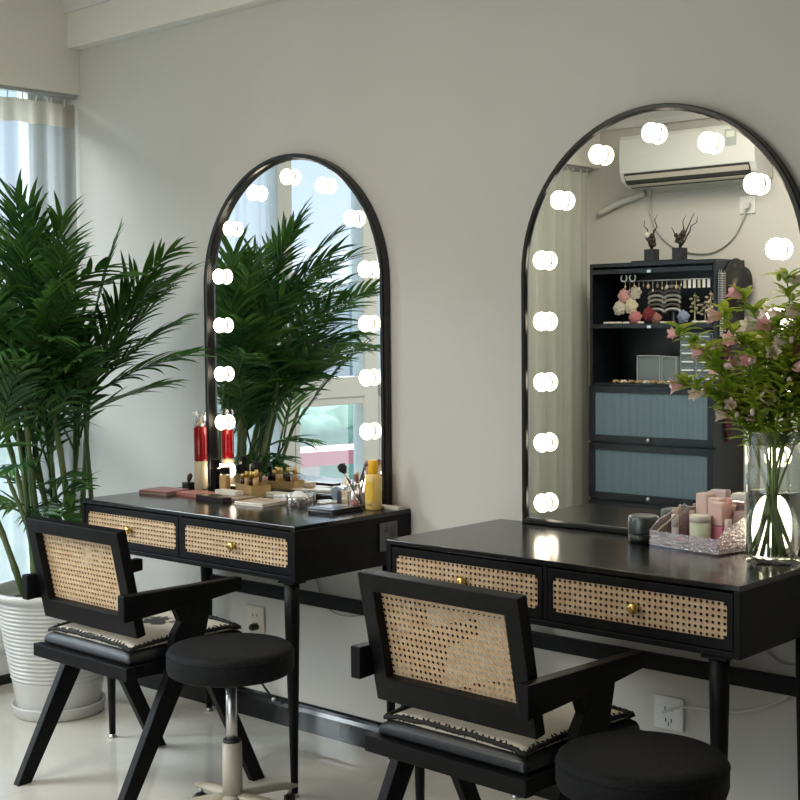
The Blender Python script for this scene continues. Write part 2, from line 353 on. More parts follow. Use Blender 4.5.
# ---------------------------------------------------------------- vanity desks
def rrect(cx, cz, w, h, r, n=5):
    pts = []
    for (sx_, sz_, a0) in ((1, 1, 0), (-1, 1, 90), (-1, -1, 180), (1, -1, 270)):
        for i in range(n + 1):
            a = math.radians(a0 + 90 * i / n); pts.append((cx + sx_ * (w / 2 - r) + r * math.cos(a), cz + sz_ * (h / 2 - r) + r * math.sin(a)))
    return pts
def frame_plate(b, x0, x1, z0, z1, hole, y0, y1):
    """rectangular plate with a rounded hole"""
    n = len(hole); cx, cz = (x0 + x1) / 2, (z0 + z1) / 2
    outer = []
    for (x, z) in hole:
        dx, dz = x - cx, z - cz
        s = min((x1 - cx) / abs(dx) if dx else 1e9, (z1 - cz) / abs(dz) if dz else 1e9); outer.append((cx + dx * s, cz + dz * s))
    # snap the nearest outer point to each corner
    for c in ((x0, z0), (x1, z0), (x0, z1), (x1, z1)):
        i = min(range(n), key=lambda k: (outer[k][0] - c[0]) ** 2 + (outer[k][1] - c[1]) ** 2); outer[i] = c
    vs = [(p[0], y, p[1]) for y in (y0, y1) for ring in (hole, outer) for p in ring]; fs = []
    for i in range(n):
        k = (i + 1) % n
        fs += [(i, k, n + k, n + i), (2 * n + i, 3 * n + i, 3 * n + k, 2 * n + k), (i, 2 * n + i, 2 * n + k, k), (n + i, n + k, 3 * n + k, 3 * n + i)]
    b.add(vs, fs)
def cane(x0, x1, z0, z1, nx, nz, rel=.31, y=0.0, tilt=None):
    """woven cane sheet: a grid of cells, each with an octagonal hole"""
    vs = []; fs = []; px, pz = (x1 - x0) / nx, (z1 - z0) / nz
    idx = {}
    def V(i, j):
        if (i, j) not in idx: idx[(i, j)] = len(vs); vs.append((x0 + i * px / 2, y + .0006 * ((i + j) % 2), z0 + j * pz / 2))
        return idx[(i, j)]
    for i in range(nx):
        for j in range(nz):
            ring = [V(2 * i + 2, 2 * j + 1), V(2 * i + 2, 2 * j + 2), V(2 * i + 1, 2 * j + 2), V(2 * i, 2 * j + 2), V(2 * i, 2 * j + 1), V(2 * i, 2 * j), V(2 * i + 1, 2 * j), V(2 * i + 2, 2 * j)]
            cx, cz = x0 + (i + .5) * px, z0 + (j + .5) * pz; base = len(vs)
            for k in range(8):
                a = PI / 4 * k; vs.append((cx + rel * px * math.cos(a), y - .0004, cz + rel * pz * math.sin(a)))
            for k in range(8): fs.append((ring[k], ring[(k + 1) % 8], base + (k + 1) % 8, base + k))
    return B().add(vs, fs)
DL, DD, DH, DZ = 1.0, .478, .763, .608
def make_desk(label, loc, legoff):
    t = thing('vanity_desk', label, 'desk', loc, 0, 'black vanity desks with cane drawers')
    h = DL / 2; yf, yb = -DD, -.002
    B().bb(-h, h, yf, yb, DH - .013, DH).build('desk_top', 'blacktop', t, .002)
    b = B(); b.bb(-h, -h + .016, yf, yb, DZ, DH - .013); b.bb(h - .016, h, yf, yb, DZ, DH - .013); b.bb(-h + .016, h - .016, yf, yb, DZ, DZ + .014)
    b.bb(-h + .016, h - .016, yb - .012, yb, DZ + .014, DH - .013); b.bb(-.006, .006, yf + .003, yb - .012, DZ + .014, DH - .013)
    b.build('desk_body', 'black', t, .0015)
    for s in (-1, 1):
        x0, x1 = (-h + .018, -.0075) if s < 0 else (.0075, h - .018); z0, z1 = DZ + .016, DH - .018; cx, cz = (x0 + x1) / 2, (z0 + z1) / 2 + .001
        d = B(); wd, hd = (x1 - x0) - .029, (z1 - z0) - .042
        frame_plate(d, x0, x1, z0, z1, rrect(cx, cz, wd, hd, .012), yf + .002, yf + .018)
        dr = d.build('drawer', 'black', t, .001)
        B().bb(x0 + .01, x1 - .01, yf + .0185, yf + .35, z0 + .006, z1 - .006).build('drawer_box', cm((.035, .022, .016), .6), dr)
        cane(cx - wd / 2 - .002, cx + wd / 2 + .002, cz - hd / 2 - .002, cz + hd / 2 + .002, 32, 6, .27, yf + .0045).build('cane_panel', 'cane', dr, solid=.0012)
        k = B(); kp = [(.006, 0), (.005, .006), (.005, .009), (.012, .012), (.0135, .017), (.0105, .022), (.004, .024)]
        k.lathe(kp, (0, 0, 0), 14)
        k.v = [(cx + x, yf + .006 - z, cz - .001 + y) for x, y, z in k.v]
        k.build('knob', 'gold', dr)
    for lx in (-.425 + legoff, .425 + legoff):
        for ly in (-.458, -.060):
            B().lathe([(.010, .012), (.0135, .2), (.021, .5), (.022, DZ - .006)], (lx, ly, 0), 20).build('leg', 'black', t)
            B().lathe([(.013, 0), (.014, .004), (.009, .008), (.009, .012)], (lx, ly, 0), 16).build('foot_pad', 'chrome', t)
            B().box((lx, ly, DZ - .003), (.06, .05, .006)).build('mounting_plate', 'black', t)
    B().bb(-.425 + legoff, .425 + legoff, -.068, -.052, .432, .474).build('rear_rail', 'black', t, .001)
    return t
make_desk('black vanity desk with cane drawers, crowded with cosmetics, by the palm', (.042, 0, 0), .040)
make_desk('black vanity desk with cane drawers holding the glass flower vase', (1.384, 0, 0), .016)
# outlet plate on the side of the left desk
t = thing('side_socket', 'dark grey power socket plate on the side of the desk nearest the palm', 'socket', (.5425, -.105, .693))
B().bb(0, .007, -.036, .036, -.042, .042).build('socket_plate', cm((.10, .10, .105), .45), t, .002)
b = B()
for y, z in ((-.018, .018), (-.010, .018), (-.018, -.016), (-.010, -.016), (-.014, .028), (-.014, -.026)): b.bb(.0068, .0076, y - .0015, y + .0015, z - .005, z + .005)
b.build('socket_slots', cm((.01, .01, .01), .5), t)
B().bb(.0068, .009, .008, .026, -.028, .028).build('rocker_switch', cm((.07, .07, .075), .4), t, .001)

# ---------------------------------------------------------------- arched mirrors
MW, MH = .835, 1.094
def arch(off, n=36):
    r = MW / 2 - off; zc = MH - MW / 2
    pts = [(MW / 2 - off, off)]
    for i in range(n + 1):
        a = PI * i / n; pts.append((r * math.cos(a), zc + r * math.sin(a)))
    pts.append((-(MW / 2 - off), off)); return pts
def make_mirror(label, loc, gy):
    t = thing('arched_mirror', label, 'mirror', loc, 0, 'lit arched vanity mirrors')
    rings = [(0, -.003), (0, -.030), (.003, -.034), (.012, -.034), (.016, -.031), (.018, -.022), (.018, -.003)]
    vs = []; fs = []; n = len(arch(0))
    for o, y in rings: vs += [(x, y, z) for x, z in arch(o)]
    for j in range(len(rings)):
        j2 = (j + 1) % len(rings)
        for i in range(n): k = (i + 1) % n; fs.append((j * n + i, j * n + k, j2 * n + k, j2 * n + i))
    B().add(vs, fs).build('mirror_frame', 'frame', t)
    g = arch(.0172); m = len(g)
    B().add([(x, -gy, z) for x, z in g] + [(x, -gy + .006, z) for x, z in g], [tuple(range(m)), tuple(range(m, 2 * m))] + [(i, (i + 1) % m, m + (i + 1) % m, m + i) for i in range(m)]).build('mirror_glass', 'mirror', t)
    pos = [(s * .340, .062 + .1638 * k) for s in (-1, 1) for k in range(5)]
    a0 = math.degrees(math.asin(.04 / .342))
    for i in range(1, 6):
        a = math.radians(a0 + (180 - 2 * a0) * i / 6); pos.append((.342 * math.cos(a), .68 + .342 * math.sin(a)))
    first = None
    for x, z in pos:
        if first is None:
            c = B().lathe([(.0235, 0), (.0235, .003), (.019, .005)], (0, 0, 0), 20); c.v = [(a, -d, b_) for a, b_, d in c.v]
            base = c.build('bulb_holder', 'white', t)
            q = B().ball((0, -.0180, 0), .0250, 24, 14, (1, .58, 1)).build('bulb', 'bulb', base)
            base.location = (x, -gy - .0002, z); first = (base, q)
        else:
            base = first[0].copy(); COL.objects.link(base); base.parent = t; base.location = (x, -gy - .0002, z)
            q = first[1].copy(); COL.objects.link(q); q.parent = base
    return t
make_mirror('arched mirror with lit bulbs, the palm and window reflected in it', (.049, 0, DH), .012)
make_mirror('arched mirror with lit bulbs, a black cabinet reflected in it', (1.397, 0, DH), .0245)

# ---------------------------------------------------------------- chairs
def CTOP(u, v):
    e = max(abs(u), abs(v)); return .443 + .014 * (1 - u ** 4) * (1 - v ** 4) - .010 * (max(0, e - .80) / .20) ** 2
def make_chair(label, loc, rz):
    t = thing('cane_armchair', label, 'chair', loc, rz, 'black cane-back armchairs')
    zb, zt, yb, yt, wb = .477, .770, -.141, -.200, .226
    up = Vector((0, yt - yb, zt - zb)).normalized(); nrm = Vector((0, up.z, -up.y)); H = (zt - zb) / up.z
    m = Matrix(((1, 0, 0), (0, nrm.y, up.y), (0, nrm.z, up.z)))    # local x, depth, up
    def loc3(x, d, u): return Vector((x, yb, zb)) + nrm * d + up * u
    b = B()
    def bar(x0, x1, u0, u1, d0=0.0, d1=.030): b.box(loc3((x0 + x1) / 2, (d0 + d1) / 2, (u0 + u1) / 2), (x1 - x0, d1 - d0, u1 - u0), m=m)
    frame_plate(b, -wb, wb, 0, H, [(wb - .042, H - .040), (-wb + .042, H - .040), (-wb + .042, .058), (wb - .042, .058)], 0, .030)
    b.v = [tuple(loc3(x, y, z)) for x, y, z in b.v]
    bk = b.build('backrest_frame', 'black', t, .003)
    c = cane(-wb + .038, wb - .038, .058, H - .038, 27, 14, .27)
    c.v = [tuple(loc3(x, .023 + y, z)) for x, y, z in c.v]
    c.build('cane_panel', 'cane', bk, solid=.0012)
    for s in (-1, 1):
        x0, x1 = sorted((s * .2215, s * .251))
        B().prism([(-.199, .532), (.02, .548), (.09, .552), (.204, .564), (.204, .600), (-.199, .604)], 0, x0, x1).build('armrest', 'black', t, .003)
        # crossing legs that carry on up to the armrest
        a0, a1 = (x0 + .001, x1 - .001)
        B().prism([(-.244, 0), (-.199, 0), (.075, .470), (.095, .553), (.02, .549), (-.035, .475), (-.06, .36)], 0, a0, a1).build('leg', 'black', t, .0025)
        B().prism([(.282, 0), (.237, 0), (.06, .36), (.015, .445), (-.03, .545), (.025, .549), (.07, .455), (.115, .36)], 0, a0 + .0012, a1 - .0012).build('leg', 'black', t, .0025)
    b = B(); b.bb(-.2285, .2285, -.180, -.150, .368, .404); b.bb(-.2285, .2285, .235, .265, .368, .404); b.bb(-.2195, -.19, -.150, .235, .368, .404); b.bb(.19, .2195, -.150, .235, .368, .404)
    b.bb(-.19, .19, -.15, .235, .38, .396)
    b.build('seat_frame', 'black', t, .002)
    # cushion: puffed box
    b = B(); n = 16; vs = []; fs = []
    def top(u, v): e = max(abs(u), abs(v)); return CTOP(u, v)
    for z in (0, 1):
        for j in range(n + 1):
            for i in range(n + 1):
                u, v = 2 * i / n - 1, 2 * j / n - 1; k = .955 if z else 1.0
                vs.append((u * .215 * k, .045 + v * .208 * k, top(u, v) if z else .405))
    N = (n + 1) ** 2
    for j in range(n):
        for i in range(n): a = j * (n + 1) + i; fs += [(a, a + n + 1, a + n + 2, a + 1), (N + a, N + a + 1, N + a + n + 2, N + a + n + 1)]
    for i in range(n):
        for a, c2 in ((i, i + 1), (n * (n + 1) + i + 1, n * (n + 1) + i), ((i + 1) * (n + 1), i * (n + 1)), (i * (n + 1) + n, (i + 1) * (n + 1) + n)): fs.append((a, c2, N + c2, N + a))
    b.add(vs, fs).build('seat_cushion', 'leather', t, .012, seg=4)
    return t
CH = [((.071, -.680, 0), -.019), ((1.415, -.700, 0), -.032)]
make_chair('black armchair with cane back drawn up beside the potted palm', *CH[0])
make_chair('black armchair with cane back in front of the desk with the flower vase', *CH[1])
def make_pad(label, loc, rz, seed):
    t = thing('seat_pad', label, 'seat pad', loc, rz, 'cream seat pads on the cane armchairs')
    rr = random.Random(seed); n = 20; hw, hd, cy = .196, .188, .045
    def edge(u, v): return CTOP(min(1, abs(u) * .95), min(1, abs(v) * .95)) + .0015 + .0006 * math.sin(u * 7 + seed)
    vs = []; fs = []
    for z in (0, 1):
        for j in range(n + 1):
            for i in range(n + 1):
                u, v = 2 * i / n - 1, 2 * j / n - 1
                vs.append((u * hw, cy + v * hd, edge(u, v) + z * (.004 + .003 * (1 - u ** 4) * (1 - v ** 4))))
    N = (n + 1) ** 2
    for j in range(n):
        for i in range(n): a = j * (n + 1) + i; fs += [(a, a + n + 1, a + n + 2, a + 1), (N + a, N + a + 1, N + a + n + 2, N + a + n + 1)]
    for i in range(n):
        for a, c2 in ((i, i + 1), (n * (n + 1) + i + 1, n * (n + 1) + i), ((i + 1) * (n + 1), i * (n + 1)), (i * (n + 1) + n, (i + 1) * (n + 1) + n)): fs.append((a, c2, N + c2, N + a))
    B().add(vs, fs, True).build('pad_cover', 'pad', t)
    b = B(); path = []; m = 200
    per = [(-hw, -hd), (hw, -hd), (hw, hd), (-hw, hd), (-hw, -hd)]
    for k in range(4):
        for i in range(m // 4):
            q = i / (m // 4); x = per[k][0] + (per[k + 1][0] - per[k][0]) * q; y = per[k][1] + (per[k + 1][1] - per[k][1]) * q
            path.append(Vector((x * 1.01 + rr.uniform(-.001, .001), cy + y * 1.01 + rr.uniform(-.001, .001), .4425 + .0009 * math.sin(i * .45 + k) + rr.uniform(-.0007, .0007) + .011 * (1 - abs(2 * q - 1) ** 4))))
    path.append(path[0]); b.tube(path, .0052, 6, caps=False)
    for p in path[::2]:
        d = Vector((p.x, p.y - cy, 0)).normalized()
        for _ in range(2):
            q = p - d * rr.uniform(.0, .006) + Vector((0, 0, .005)); e = q - d * rr.uniform(.002, .006) + Vector((rr.uniform(-.006, .006), rr.uniform(-.006, .006), rr.uniform(0, .004)))
            b.tube([q, e], [.0025, .0008], 4)
        q = p + Vector((0, 0, 0)); e = p + d * rr.uniform(.002, .007) + Vector((0, 0, -rr.uniform(.002, .008))); b.tube([q, e], [.003, .0012], 4)
    b.build('lace_edging', cm((.008, .008, .009), .75), t)
    return t
make_pad('cream seat pad edged in black lace on the armchair beside the palm', *CH[0], 2)
make_pad('cream seat pad edged in black lace on the armchair before the vase desk', *CH[1], 7)

# ---------------------------------------------------------------- stools
def make_stool(label, loc, rz):
    t = thing('round_stool', label, 'stool', loc, rz, 'round black swivel stools')
    zt = .497; r = .163
    B().lathe([(.10, zt - .072), (r - .012, zt - .072), (r - .003, zt - .066), (r, zt - .055), (r, zt - .022), (r - .001, zt - .019), (r - .004, zt - .010), (r - .012, zt - .004), (r - .03, zt - .001), (r - .07, zt + .002), (.01, zt + .003)], (0, 0, 0), 64).build('seat', 'fabric', t)
    b = B(); pts = [((r - .0005) * math.cos(a * PI / 32), (r - .0005) * math.sin(a * PI / 32), zt - .0195) for a in range(65)]; b.tube(pts, .0018, 6, caps=False); b.build('seam', 'fabric', t)
    B().lathe([(.05, zt - .082), (.05, zt - .072)], (0, 0, 0), 24).build('seat_plate', 'black', t)
    B().lathe([(.0145, .20), (.0145, zt - .082)], (0, 0, 0), 24).build('gas_lift', 'chrome', t)
    c = B().lathe([(.026, .085), (.0255, .245)], (0, 0, 0), 28).build('column_sleeve', 'cream_metal', t)
    B().lathe([(.023, .245), (.023, .251), (.0155, .252)], (0, 0, 0), 24).build('sleeve_collar', cm((.02, .02, .02), .5), c)
    for k in range(5):
        a = 2 * PI * k / 5 + .2; vs = []; fs = []; n = 9
        for i in range(n):
            q = i / (n - 1); d = .015 + q * .215; wd = .026 + .006 * math.sin(q * PI) - .004 * q; z = .098 - .03 * q ** 1.5; th = .028 - .010 * q
            if i == n - 1: wd *= .55; th *= .6
            for (sx_, sz_) in ((-1, 0), (-.85, 1), (0, 1.25), (.85, 1), (1, 0), (.6, -.6), (-.6, -.6)):
                vs.append((d, sx_ * wd * .8, z + sz_ * th * .4))
        for i in range(n - 1):
            for j in range(7): j2 = (j + 1) % 7; fs.append((i * 7 + j, i * 7 + j2, (i + 1) * 7 + j2, (i + 1) * 7 + j))
        fs += [tuple(range(7)), tuple(range((n - 1) * 7, n * 7))]
        rot = Matrix.Rotation(a, 3, 'Z')
        b = B().add([rot @ Vector(v) for v in vs], fs, True); arm = b.build('base_arm', 'cream_metal', t)
        wp = rot @ Vector((.205, 0, 0)); b = B()
        cyl = B().lathe([(.012, -.016), (.024, -.014), (.0255, -.006), (.022, 0), (.0255, .006), (.024, .014), (.012, .016)], (0, 0, 0), 18)
        cr_ = Matrix.Rotation(a + .8 * k, 3, 'Z')
        cyl.v = [tuple(cr_ @ Vector((x, z, y)) + Vector((wp.x, wp.y, .0255))) for x, y, z in cyl.v]
        cyl.build('caster', cm((.015, .015, .016), .4), t)
        B().lathe([(.006, .0515), (.006, .066)], (wp.x, wp.y, 0), 10).build('caster_stem', 'chrome', t)
    return t
make_stool('round black swivel stool on cream base between the armchair and palm desk leg', (.595, -.757, 0), .15)
make_stool('round black swivel stool cut off at the lower right corner', (1.868, -.828, 0), .26)

# ---------------------------------------------------------------- potted palm
t = palm = thing('potted_palm', 'tall green bamboo palm in a white ribbed pot by the window', 'plant', (-.738, -.395, 0))
prof = [(.155, 0), (.160, .01)]
B().lathe([(.146, 0), (.152, .006), (.157, .034), (.159, .042), (.154, .042), (.150, .034), (.128, .012)], (0, 0, 0), 56).build('saucer', 'ceramic', t)
prof = [(.128, .014), (.134, .02)]
nr = 26
for i in range(nr * 4 + 1):
    z = .03 + (.37) * i / (nr * 4); rr_ = .136 + .068 * (z / .40) ** 1.1
    rib = .0028 * math.sin(i / 4 * 2 * PI) if z > .12 else 0
    prof.append((rr_ + rib, z))
prof += [(.208, .405), (.217, .410), (.221, .420), (.219, .430), (.211, .434), (.203, .430), (.198, .40), (.192, .385)]
B().lathe(prof, (0, 0, 0), 72).build('pot', 'ceramic', t)
B().lathe([(.19, .37), (.182, .385), (.1, .392), (.01, .395)], (0, 0, 0), 40).build('soil', 'soil', t)
def frond(b, base, tip, lift, nl, ll, rr, wid=.015):
    """arching rachis with long leaflets either side"""
    base = Vector(base); tip = Vector(tip); L0 = (tip - base).length; d = (tip - base).normalized(); seg = 14
    ctrl = base.lerp(tip, .45) + Vector((0, 0, lift * L0)); pts = [base * (1 - u) ** 2 + ctrl * 2 * u * (1 - u) + tip * u * u for u in [k / seg for k in range(seg + 1)]]
    b.tube(pts, [.0038 * (1 - .75 * i / seg) + .0006 for i in range(seg + 1)], 5)
    side0 = d.cross(Vector((0, 0, 1)))
    side0 = side0.normalized() if side0.length > .05 else Vector((rr.uniform(-1, 1), rr.uniform(-1, 1), 0)).normalized()
    side0 = (Matrix.Rotation(rr.uniform(-.5, .5), 3, d) @ side0)
    for k in range(nl):
        q = .22 + .78 * (k + .5) / nl; f = q * seg; i = min(int(f), seg - 1); pos = pts[i].lerp(pts[i + 1], f - i); tan = (pts[i + 1] - pts[i]).normalized()
        for s in (-1, 1):
            sd = side0 * s; ang = math.radians(58 - 34 * q + rr.uniform(-8, 8)); L = ll * (1.0 - .45 * abs(q - .5) * 1.6) * rr.uniform(.85, 1.1)
            dv = (tan * math.cos(ang) + sd * math.sin(ang)).normalized(); dv = (dv + Vector((0, 0, rr.uniform(.0, .25)))).normalized()
            nrm = dv.cross(tan).normalized(); wv = nrm.cross(dv).normalized()
            m = 6; vs = []; pp = pos.copy(); dr = rr.uniform(.5, 1.0) * .8; tw = rr.uniform(-.5, .5)
            for j in range(m + 1):
                u = j / m; w_ = wid * math.sin(PI * min(1, (u * .92 + .08)) ** .75) * (1 if u < 1 else 0) * rr.uniform(.95, 1.05)
                wj = (Matrix.Rotation(tw * u, 3, dv) @ wv)
                nj = wj.cross(dv)
                vs += [pp - wj * w_ / 2 * 1.0 + nj * w_ * .22, pp, pp + wj * w_ / 2 + nj * w_ * .22]
                dv = (dv + Vector((0, 0, -dr / m * (.4 + u)))).normalized(); pp = pp + dv * (L / m)
            fs = []
            for j in range(m): a = j * 3; fs += [(a, a + 1, a + 4, a + 3), (a + 1, a + 2, a + 5, a + 4)]
            b.add(vs, fs, True)
rr = random.Random(21)
ox, oy = -.738, -.395
stems = []
for i in range(17):
    a = i * 2.4; r0 = .03 + .010 * (i % 12); fx, fy = r0 * math.cos(a), r0 * math.sin(a)
    tx, ty = fx * 1.5 + rr.uniform(-.04, .20), fy * 1.5 + rr.uniform(-.24, .02)
    H = rr.uniform(.85, 1.30); stems.append((Vector((fx, fy, .38)), Vector((tx, ty, H))))
tops = []
for f0, tp in stems:
    pts = []; rad = []
    for j in range(25):
        q = j / 24; p = f0.lerp(tp, q); p.x += .02 * math.sin(q * 3 + tp.x * 9) - .02 * math.sin(tp.x * 9); pts.append(p); rad.append(.0120 - .006 * q + (.0016 if j % 5 == 0 else 0))
    B().tube(pts, rad, 8).build('stem', 'stem', palm); tops.append(pts[-1])
targets = [(.36, .16, 1.47), (.38, .24, 1.33), (.42, .26, 1.22), (.40, .20, 1.56), (.42, .24, 1.49), (.26, -.12, 1.66), (.20, -.20, 1.70), (.30, -.30, 1.60), (.08, -.25, 1.68), (.42, .08, 1.42), (.30, .22, 1.40), (.33, .22, 1.12),
           (.50, -.30, 1.45), (.45, -.23, 1.57), (.50, -.23, 1.42), (.17, -.23, 1.72), (.36, -.50, 1.46), (.30, -.30, 1.66), (.10, -.45, 1.55), (-.10, -.35, 1.62), (.20, .12, 1.58), (-.2, -.1, 1.60)]
def add_frond(base, tip, lift, nl, ll, wid):
    b = B(); frond(b, base, tip, lift, nl, ll, rr, wid); b.build('frond', 'leaf', palm)
for tx, ty, tz in targets:
    s = min(tops, key=lambda p: (p.x - tx * .3) ** 2 + (p.y - ty * .3) ** 2 + .4 * (p.z - (tz - .3)) ** 2)
    base = s.copy(); base.z = min(base.z, tz - .12)
    add_frond(base, (tx, ty, tz), .12, 15, .19, .015)
C0 = Vector((.19, -.20, 1.36))
for k in range(54):
    s = rr.choice(tops); q = rr.uniform(.6, 1.0); base = Vector((s.x * q, s.y * q, .38 + (s.z - .38) * q))
    for _ in range(30):
        v = Vector((rr.gauss(0, 1), rr.gauss(0, 1), rr.gauss(-.15, .8))).normalized(); tip = C0 + Vector((v.x * .40, v.y * .36, v.z * .27)) * rr.uniform(.72, 1)
        L = (tip - base).length
        if tip.x + ox > -1.0 and tip.y + oy < -.16 and .25 < L < .62: break
    add_frond(base, tip, rr.uniform(.12, .32), 13, rr.uniform(.15, .20), rr.uniform(.013, .020))
for k in range(9):   # lower leaves that hang beside the canes
    s = rr.choice(tops); base = Vector((s.x * .6, s.y * .6, rr.uniform(.60, .85))); a = rr.uniform(-2.6, .9)
    add_frond(base, base + Vector((math.cos(a) * .22, math.sin(a) * .20, rr.uniform(-.02, .12))), .25, 8, .15, .016)
# keep every leaf inside the room
for o in palm.children:
    for v in o.data.vertices:
        if v.co.x + ox < -1.09: v.co.x = -1.09 - ox + .02 * math.sin(v.co.z * 30)
        if v.co.x + ox > -.475 and v.co.y + oy > -.50 and .59 < v.co.z < .765: v.co.x = -.478 - ox
        lim = -.035 if not (-.38 < v.co.x + ox < .5 and v.co.z > .76) else -.075
        if v.co.y + oy > lim: v.co.y = lim - oy - abs(.01 * math.sin(v.co.x * 40))

# ---------------------------------------------------------------- cosmetics on the left desk
SH_ = [.012, .013]
def simple(name, label, cat, loc, parts, rz=0.0, group=None):
    loc = (loc[0] + SH_[0], loc[1] + SH_[1], loc[2])
    t = thing(name, label, cat, loc, rz, group)
    for nm, b, m, bev in parts: b.build(nm, m, t, bev)
    return t
Z = DH
simple('spray_bottle', 'tall clear bottle, red above and cream below, at the palm side of the mirror', 'bottle', (-.362, -.085, Z), [
    ('bottle_base', B().lathe([(.0215, 0), (.0228, .004), (.0228, .092), (.021, .096)], n=28), cm((.74, .62, .42), .2), 0),
    ('bottle_body', B().lathe([(.0215, .0965), (.0220, .100), (.0220, .208), (.018, .214)], n=28), cm((.30, .006, .008), .15), 0),
    ('spray_nozzle', B().lathe([(.010, .2145), (.010, .226), (.007, .228), (.007, .244)], n=16), cm((.80, .74, .55), .4), 0),
    ('clear_cap', B().lathe([(.0225, .2145), (.0225, .262), (.021, .265)], n=28), 'acrylic', 0)])
simple('slim_bottle', 'slim black rectangular bottle just right of the tall red bottle', 'bottle', (-.286, -.085, Z), [
    ('bottle_body', B().bb(-.013, .013, -.013, .013, 0, .075), cm((.008, .008, .009), .15), .003),
    ('bottle_cap', B().bb(-.011, .011, -.011, .011, .0765, .106), cm((.010, .010, .011), .2), .002)])
simple('foundation_bottle', 'amber glass foundation bottle with square black cap', 'bottle', (-.232, -.090, Z), [
    ('bottle_body', B().bb(-.0165, .0165, -.012, .012, 0, .058), cm((.72, .46, .20), .2), .004),
    ('bottle_cap', B().bb(-.0125, .0125, -.011, .011, .059, .083), cm((.008, .008, .008), .25), .002)])
simple('powder_brush_stand', 'little black cube holding a brown brush, leftmost on the cluttered desk', 'brush', (-.415, -.095, Z), [
    ('holder', B().bb(-.018, .018, -.016, .016, 0, .021), cm((.015, .017, .018), .4), .002),
    ('brush', B().tube([(0, 0, .021), (.002, 0, .032), (.008, 0, .044), (.012, 0, .050)], [.004, .008, .009, .004], 10), cm((.10, .055, .04), .8), 0)])
# kraft box with small bottles
t = thing('cosmetics_box', 'small kraft brown box carrying miniature bottles before the mirror', 'box', (-.078, -.078, Z), -.30)
b = B(); b.bb(-.062, .062, -.034, .034, 0, .002)
for q in ((-.062, .062, -.034, -.032), (-.062, .062, .032, .034), (-.062, -.060, -.032, .032), (.060, .062, -.032, .032)): b.bb(*q, .002, .038)
b.build('box_shell', noisy(mat('kraft card', (.42, .27, .11), .7), (.48, .32, .14), 30), t)
B().bb(-.0595, .0595, -.0315, .0315, .003, .030).build('box_insert', cm((.30, .19, .08), .8), t)
def mini(kind, px, py, h, label):
    c, s = math.cos(-.30), math.sin(-.30); x, y = -.078 - SH_[0] + c * px - s * py, -.078 - SH_[1] + s * px + c * py
    body = {'d': (.03, .008, .010), 'g': (.60, .38, .16), 'k': (.008, .008, .008)}[kind]
    simple('miniature_bottle', label, 'bottle', (x, y, Z + .030), [
        ('bottle_body', B().lathe([(.0085, 0), (.0085, h * .55), (.006, h * .6)], n=16), cm(body, .2), 0),
        ('bottle_cap', B().lathe([(.0065, h * .6), (.0065, h), (.005, h + .002)], n=16), 'gold' if kind != 'k' else cm((.01, .01, .01), .3), 0)], 0, 'miniature bottles in the kraft box')
mini('d', -.045, -.016, .036, 'dark red miniature bottle at the front left of the kraft box')
mini('g', -.018, -.014, .046, 'gold miniature bottle at the front middle of the kraft box')
mini('d', .012, -.012, .048, 'dark miniature bottle with gold cap, third along the kraft box front')
mini('g', .040, -.010, .050, 'gold miniature bottle at the front right of the kraft box')
mini('k', -.040, .016, .062, 'tall black miniature bottle at the back of the kraft box')
mini('g', -.010, .016, .050, 'gold miniature bottle at the back of the kraft box')
simple('perfume_bottle', 'square dark perfume bottle with black cap behind the kraft box', 'perfume', (-.185, -.062, Z), [
    ('bottle_body', B().bb(-.015, .015, -.012, .012, 0, .062), cm((.22, .17, .06), .15), .004),
    ('bottle_cap', B().bb(-.012, .012, -.011, .011, .063, .094), cm((.006, .008, .010), .2), .002)])
def slab(name, label, cat, x, y, dx, dy, dz, m, rz=0, z=Z, lid=None, group=None):
    p = [('case', B().bb(-dx / 2, dx / 2, -dy / 2, dy / 2, 0, dz * .5), m if not lid else lid, .0012), ('lid', B().bb(-dx / 2, dx / 2, -dy / 2, dy / 2, dz * .52, dz), m, .0015)]
    return simple(name, label, cat, (x, y, z), p, rz, group)
slab('makeup_palette', 'flat pink palette case nearest the palm on the cluttered desk', 'palette', -.370, -.235, .130, .105, .013, cm((.34, .11, .11), .35), .10, lid=cm((.30, .22, .17), .5))
slab('makeup_palette', 'coral pink palette between the pink case and the dark case', 'palette', -.225, -.205, .140, .085, .011, cm((.46, .17, .14), .3), -.05)
slab('makeup_palette', 'dark brown palette case in front of the amber bottle', 'palette', -.085, -.262, .145, .036, .016, cm((.028, .018, .018), .25), -.08)
slab('makeup_palette', 'tan palette behind the dark brown case', 'palette', -.055, -.195, .110, .07, .010, cm((.42, .31, .22), .3), .0)
slab('makeup_palette', 'marbled white palette with gold sheen in front of the kraft box', 'palette', .098, -.225, .120, .115, .011, noisy(mat('marbled case', (.62, .50, .38), .15), (.80, .74, .66), 14), .08, lid=cm((.75, .68, .60), .4))
simple('soap_box', 'small cream rectangular box lying before the kraft box', 'box', (-.100, -.185, Z + .0105), [('carton', B().bb(-.050, .050, -.018, .018, 0, .015), cm((.76, .70, .60), .5), .002), ('carton_flap', B().bb(.0505, .0515, -.016, .016, .001, .014), cm((.70, .62, .52), .5), 0)])
simple('powder_compact', 'grey white powder compact right of the kraft box', 'compact', (.075, -.105, Z), [('case', B().lathe([(.034, 0), (.036, .004), (.036, .010)], n=28), cm((.55, .55, .53), .3), 0), ('lid', B().lathe([(.036, .0105), (.036, .016), (.032, .019)], n=28), cm((.70, .68, .64), .3), 0)])
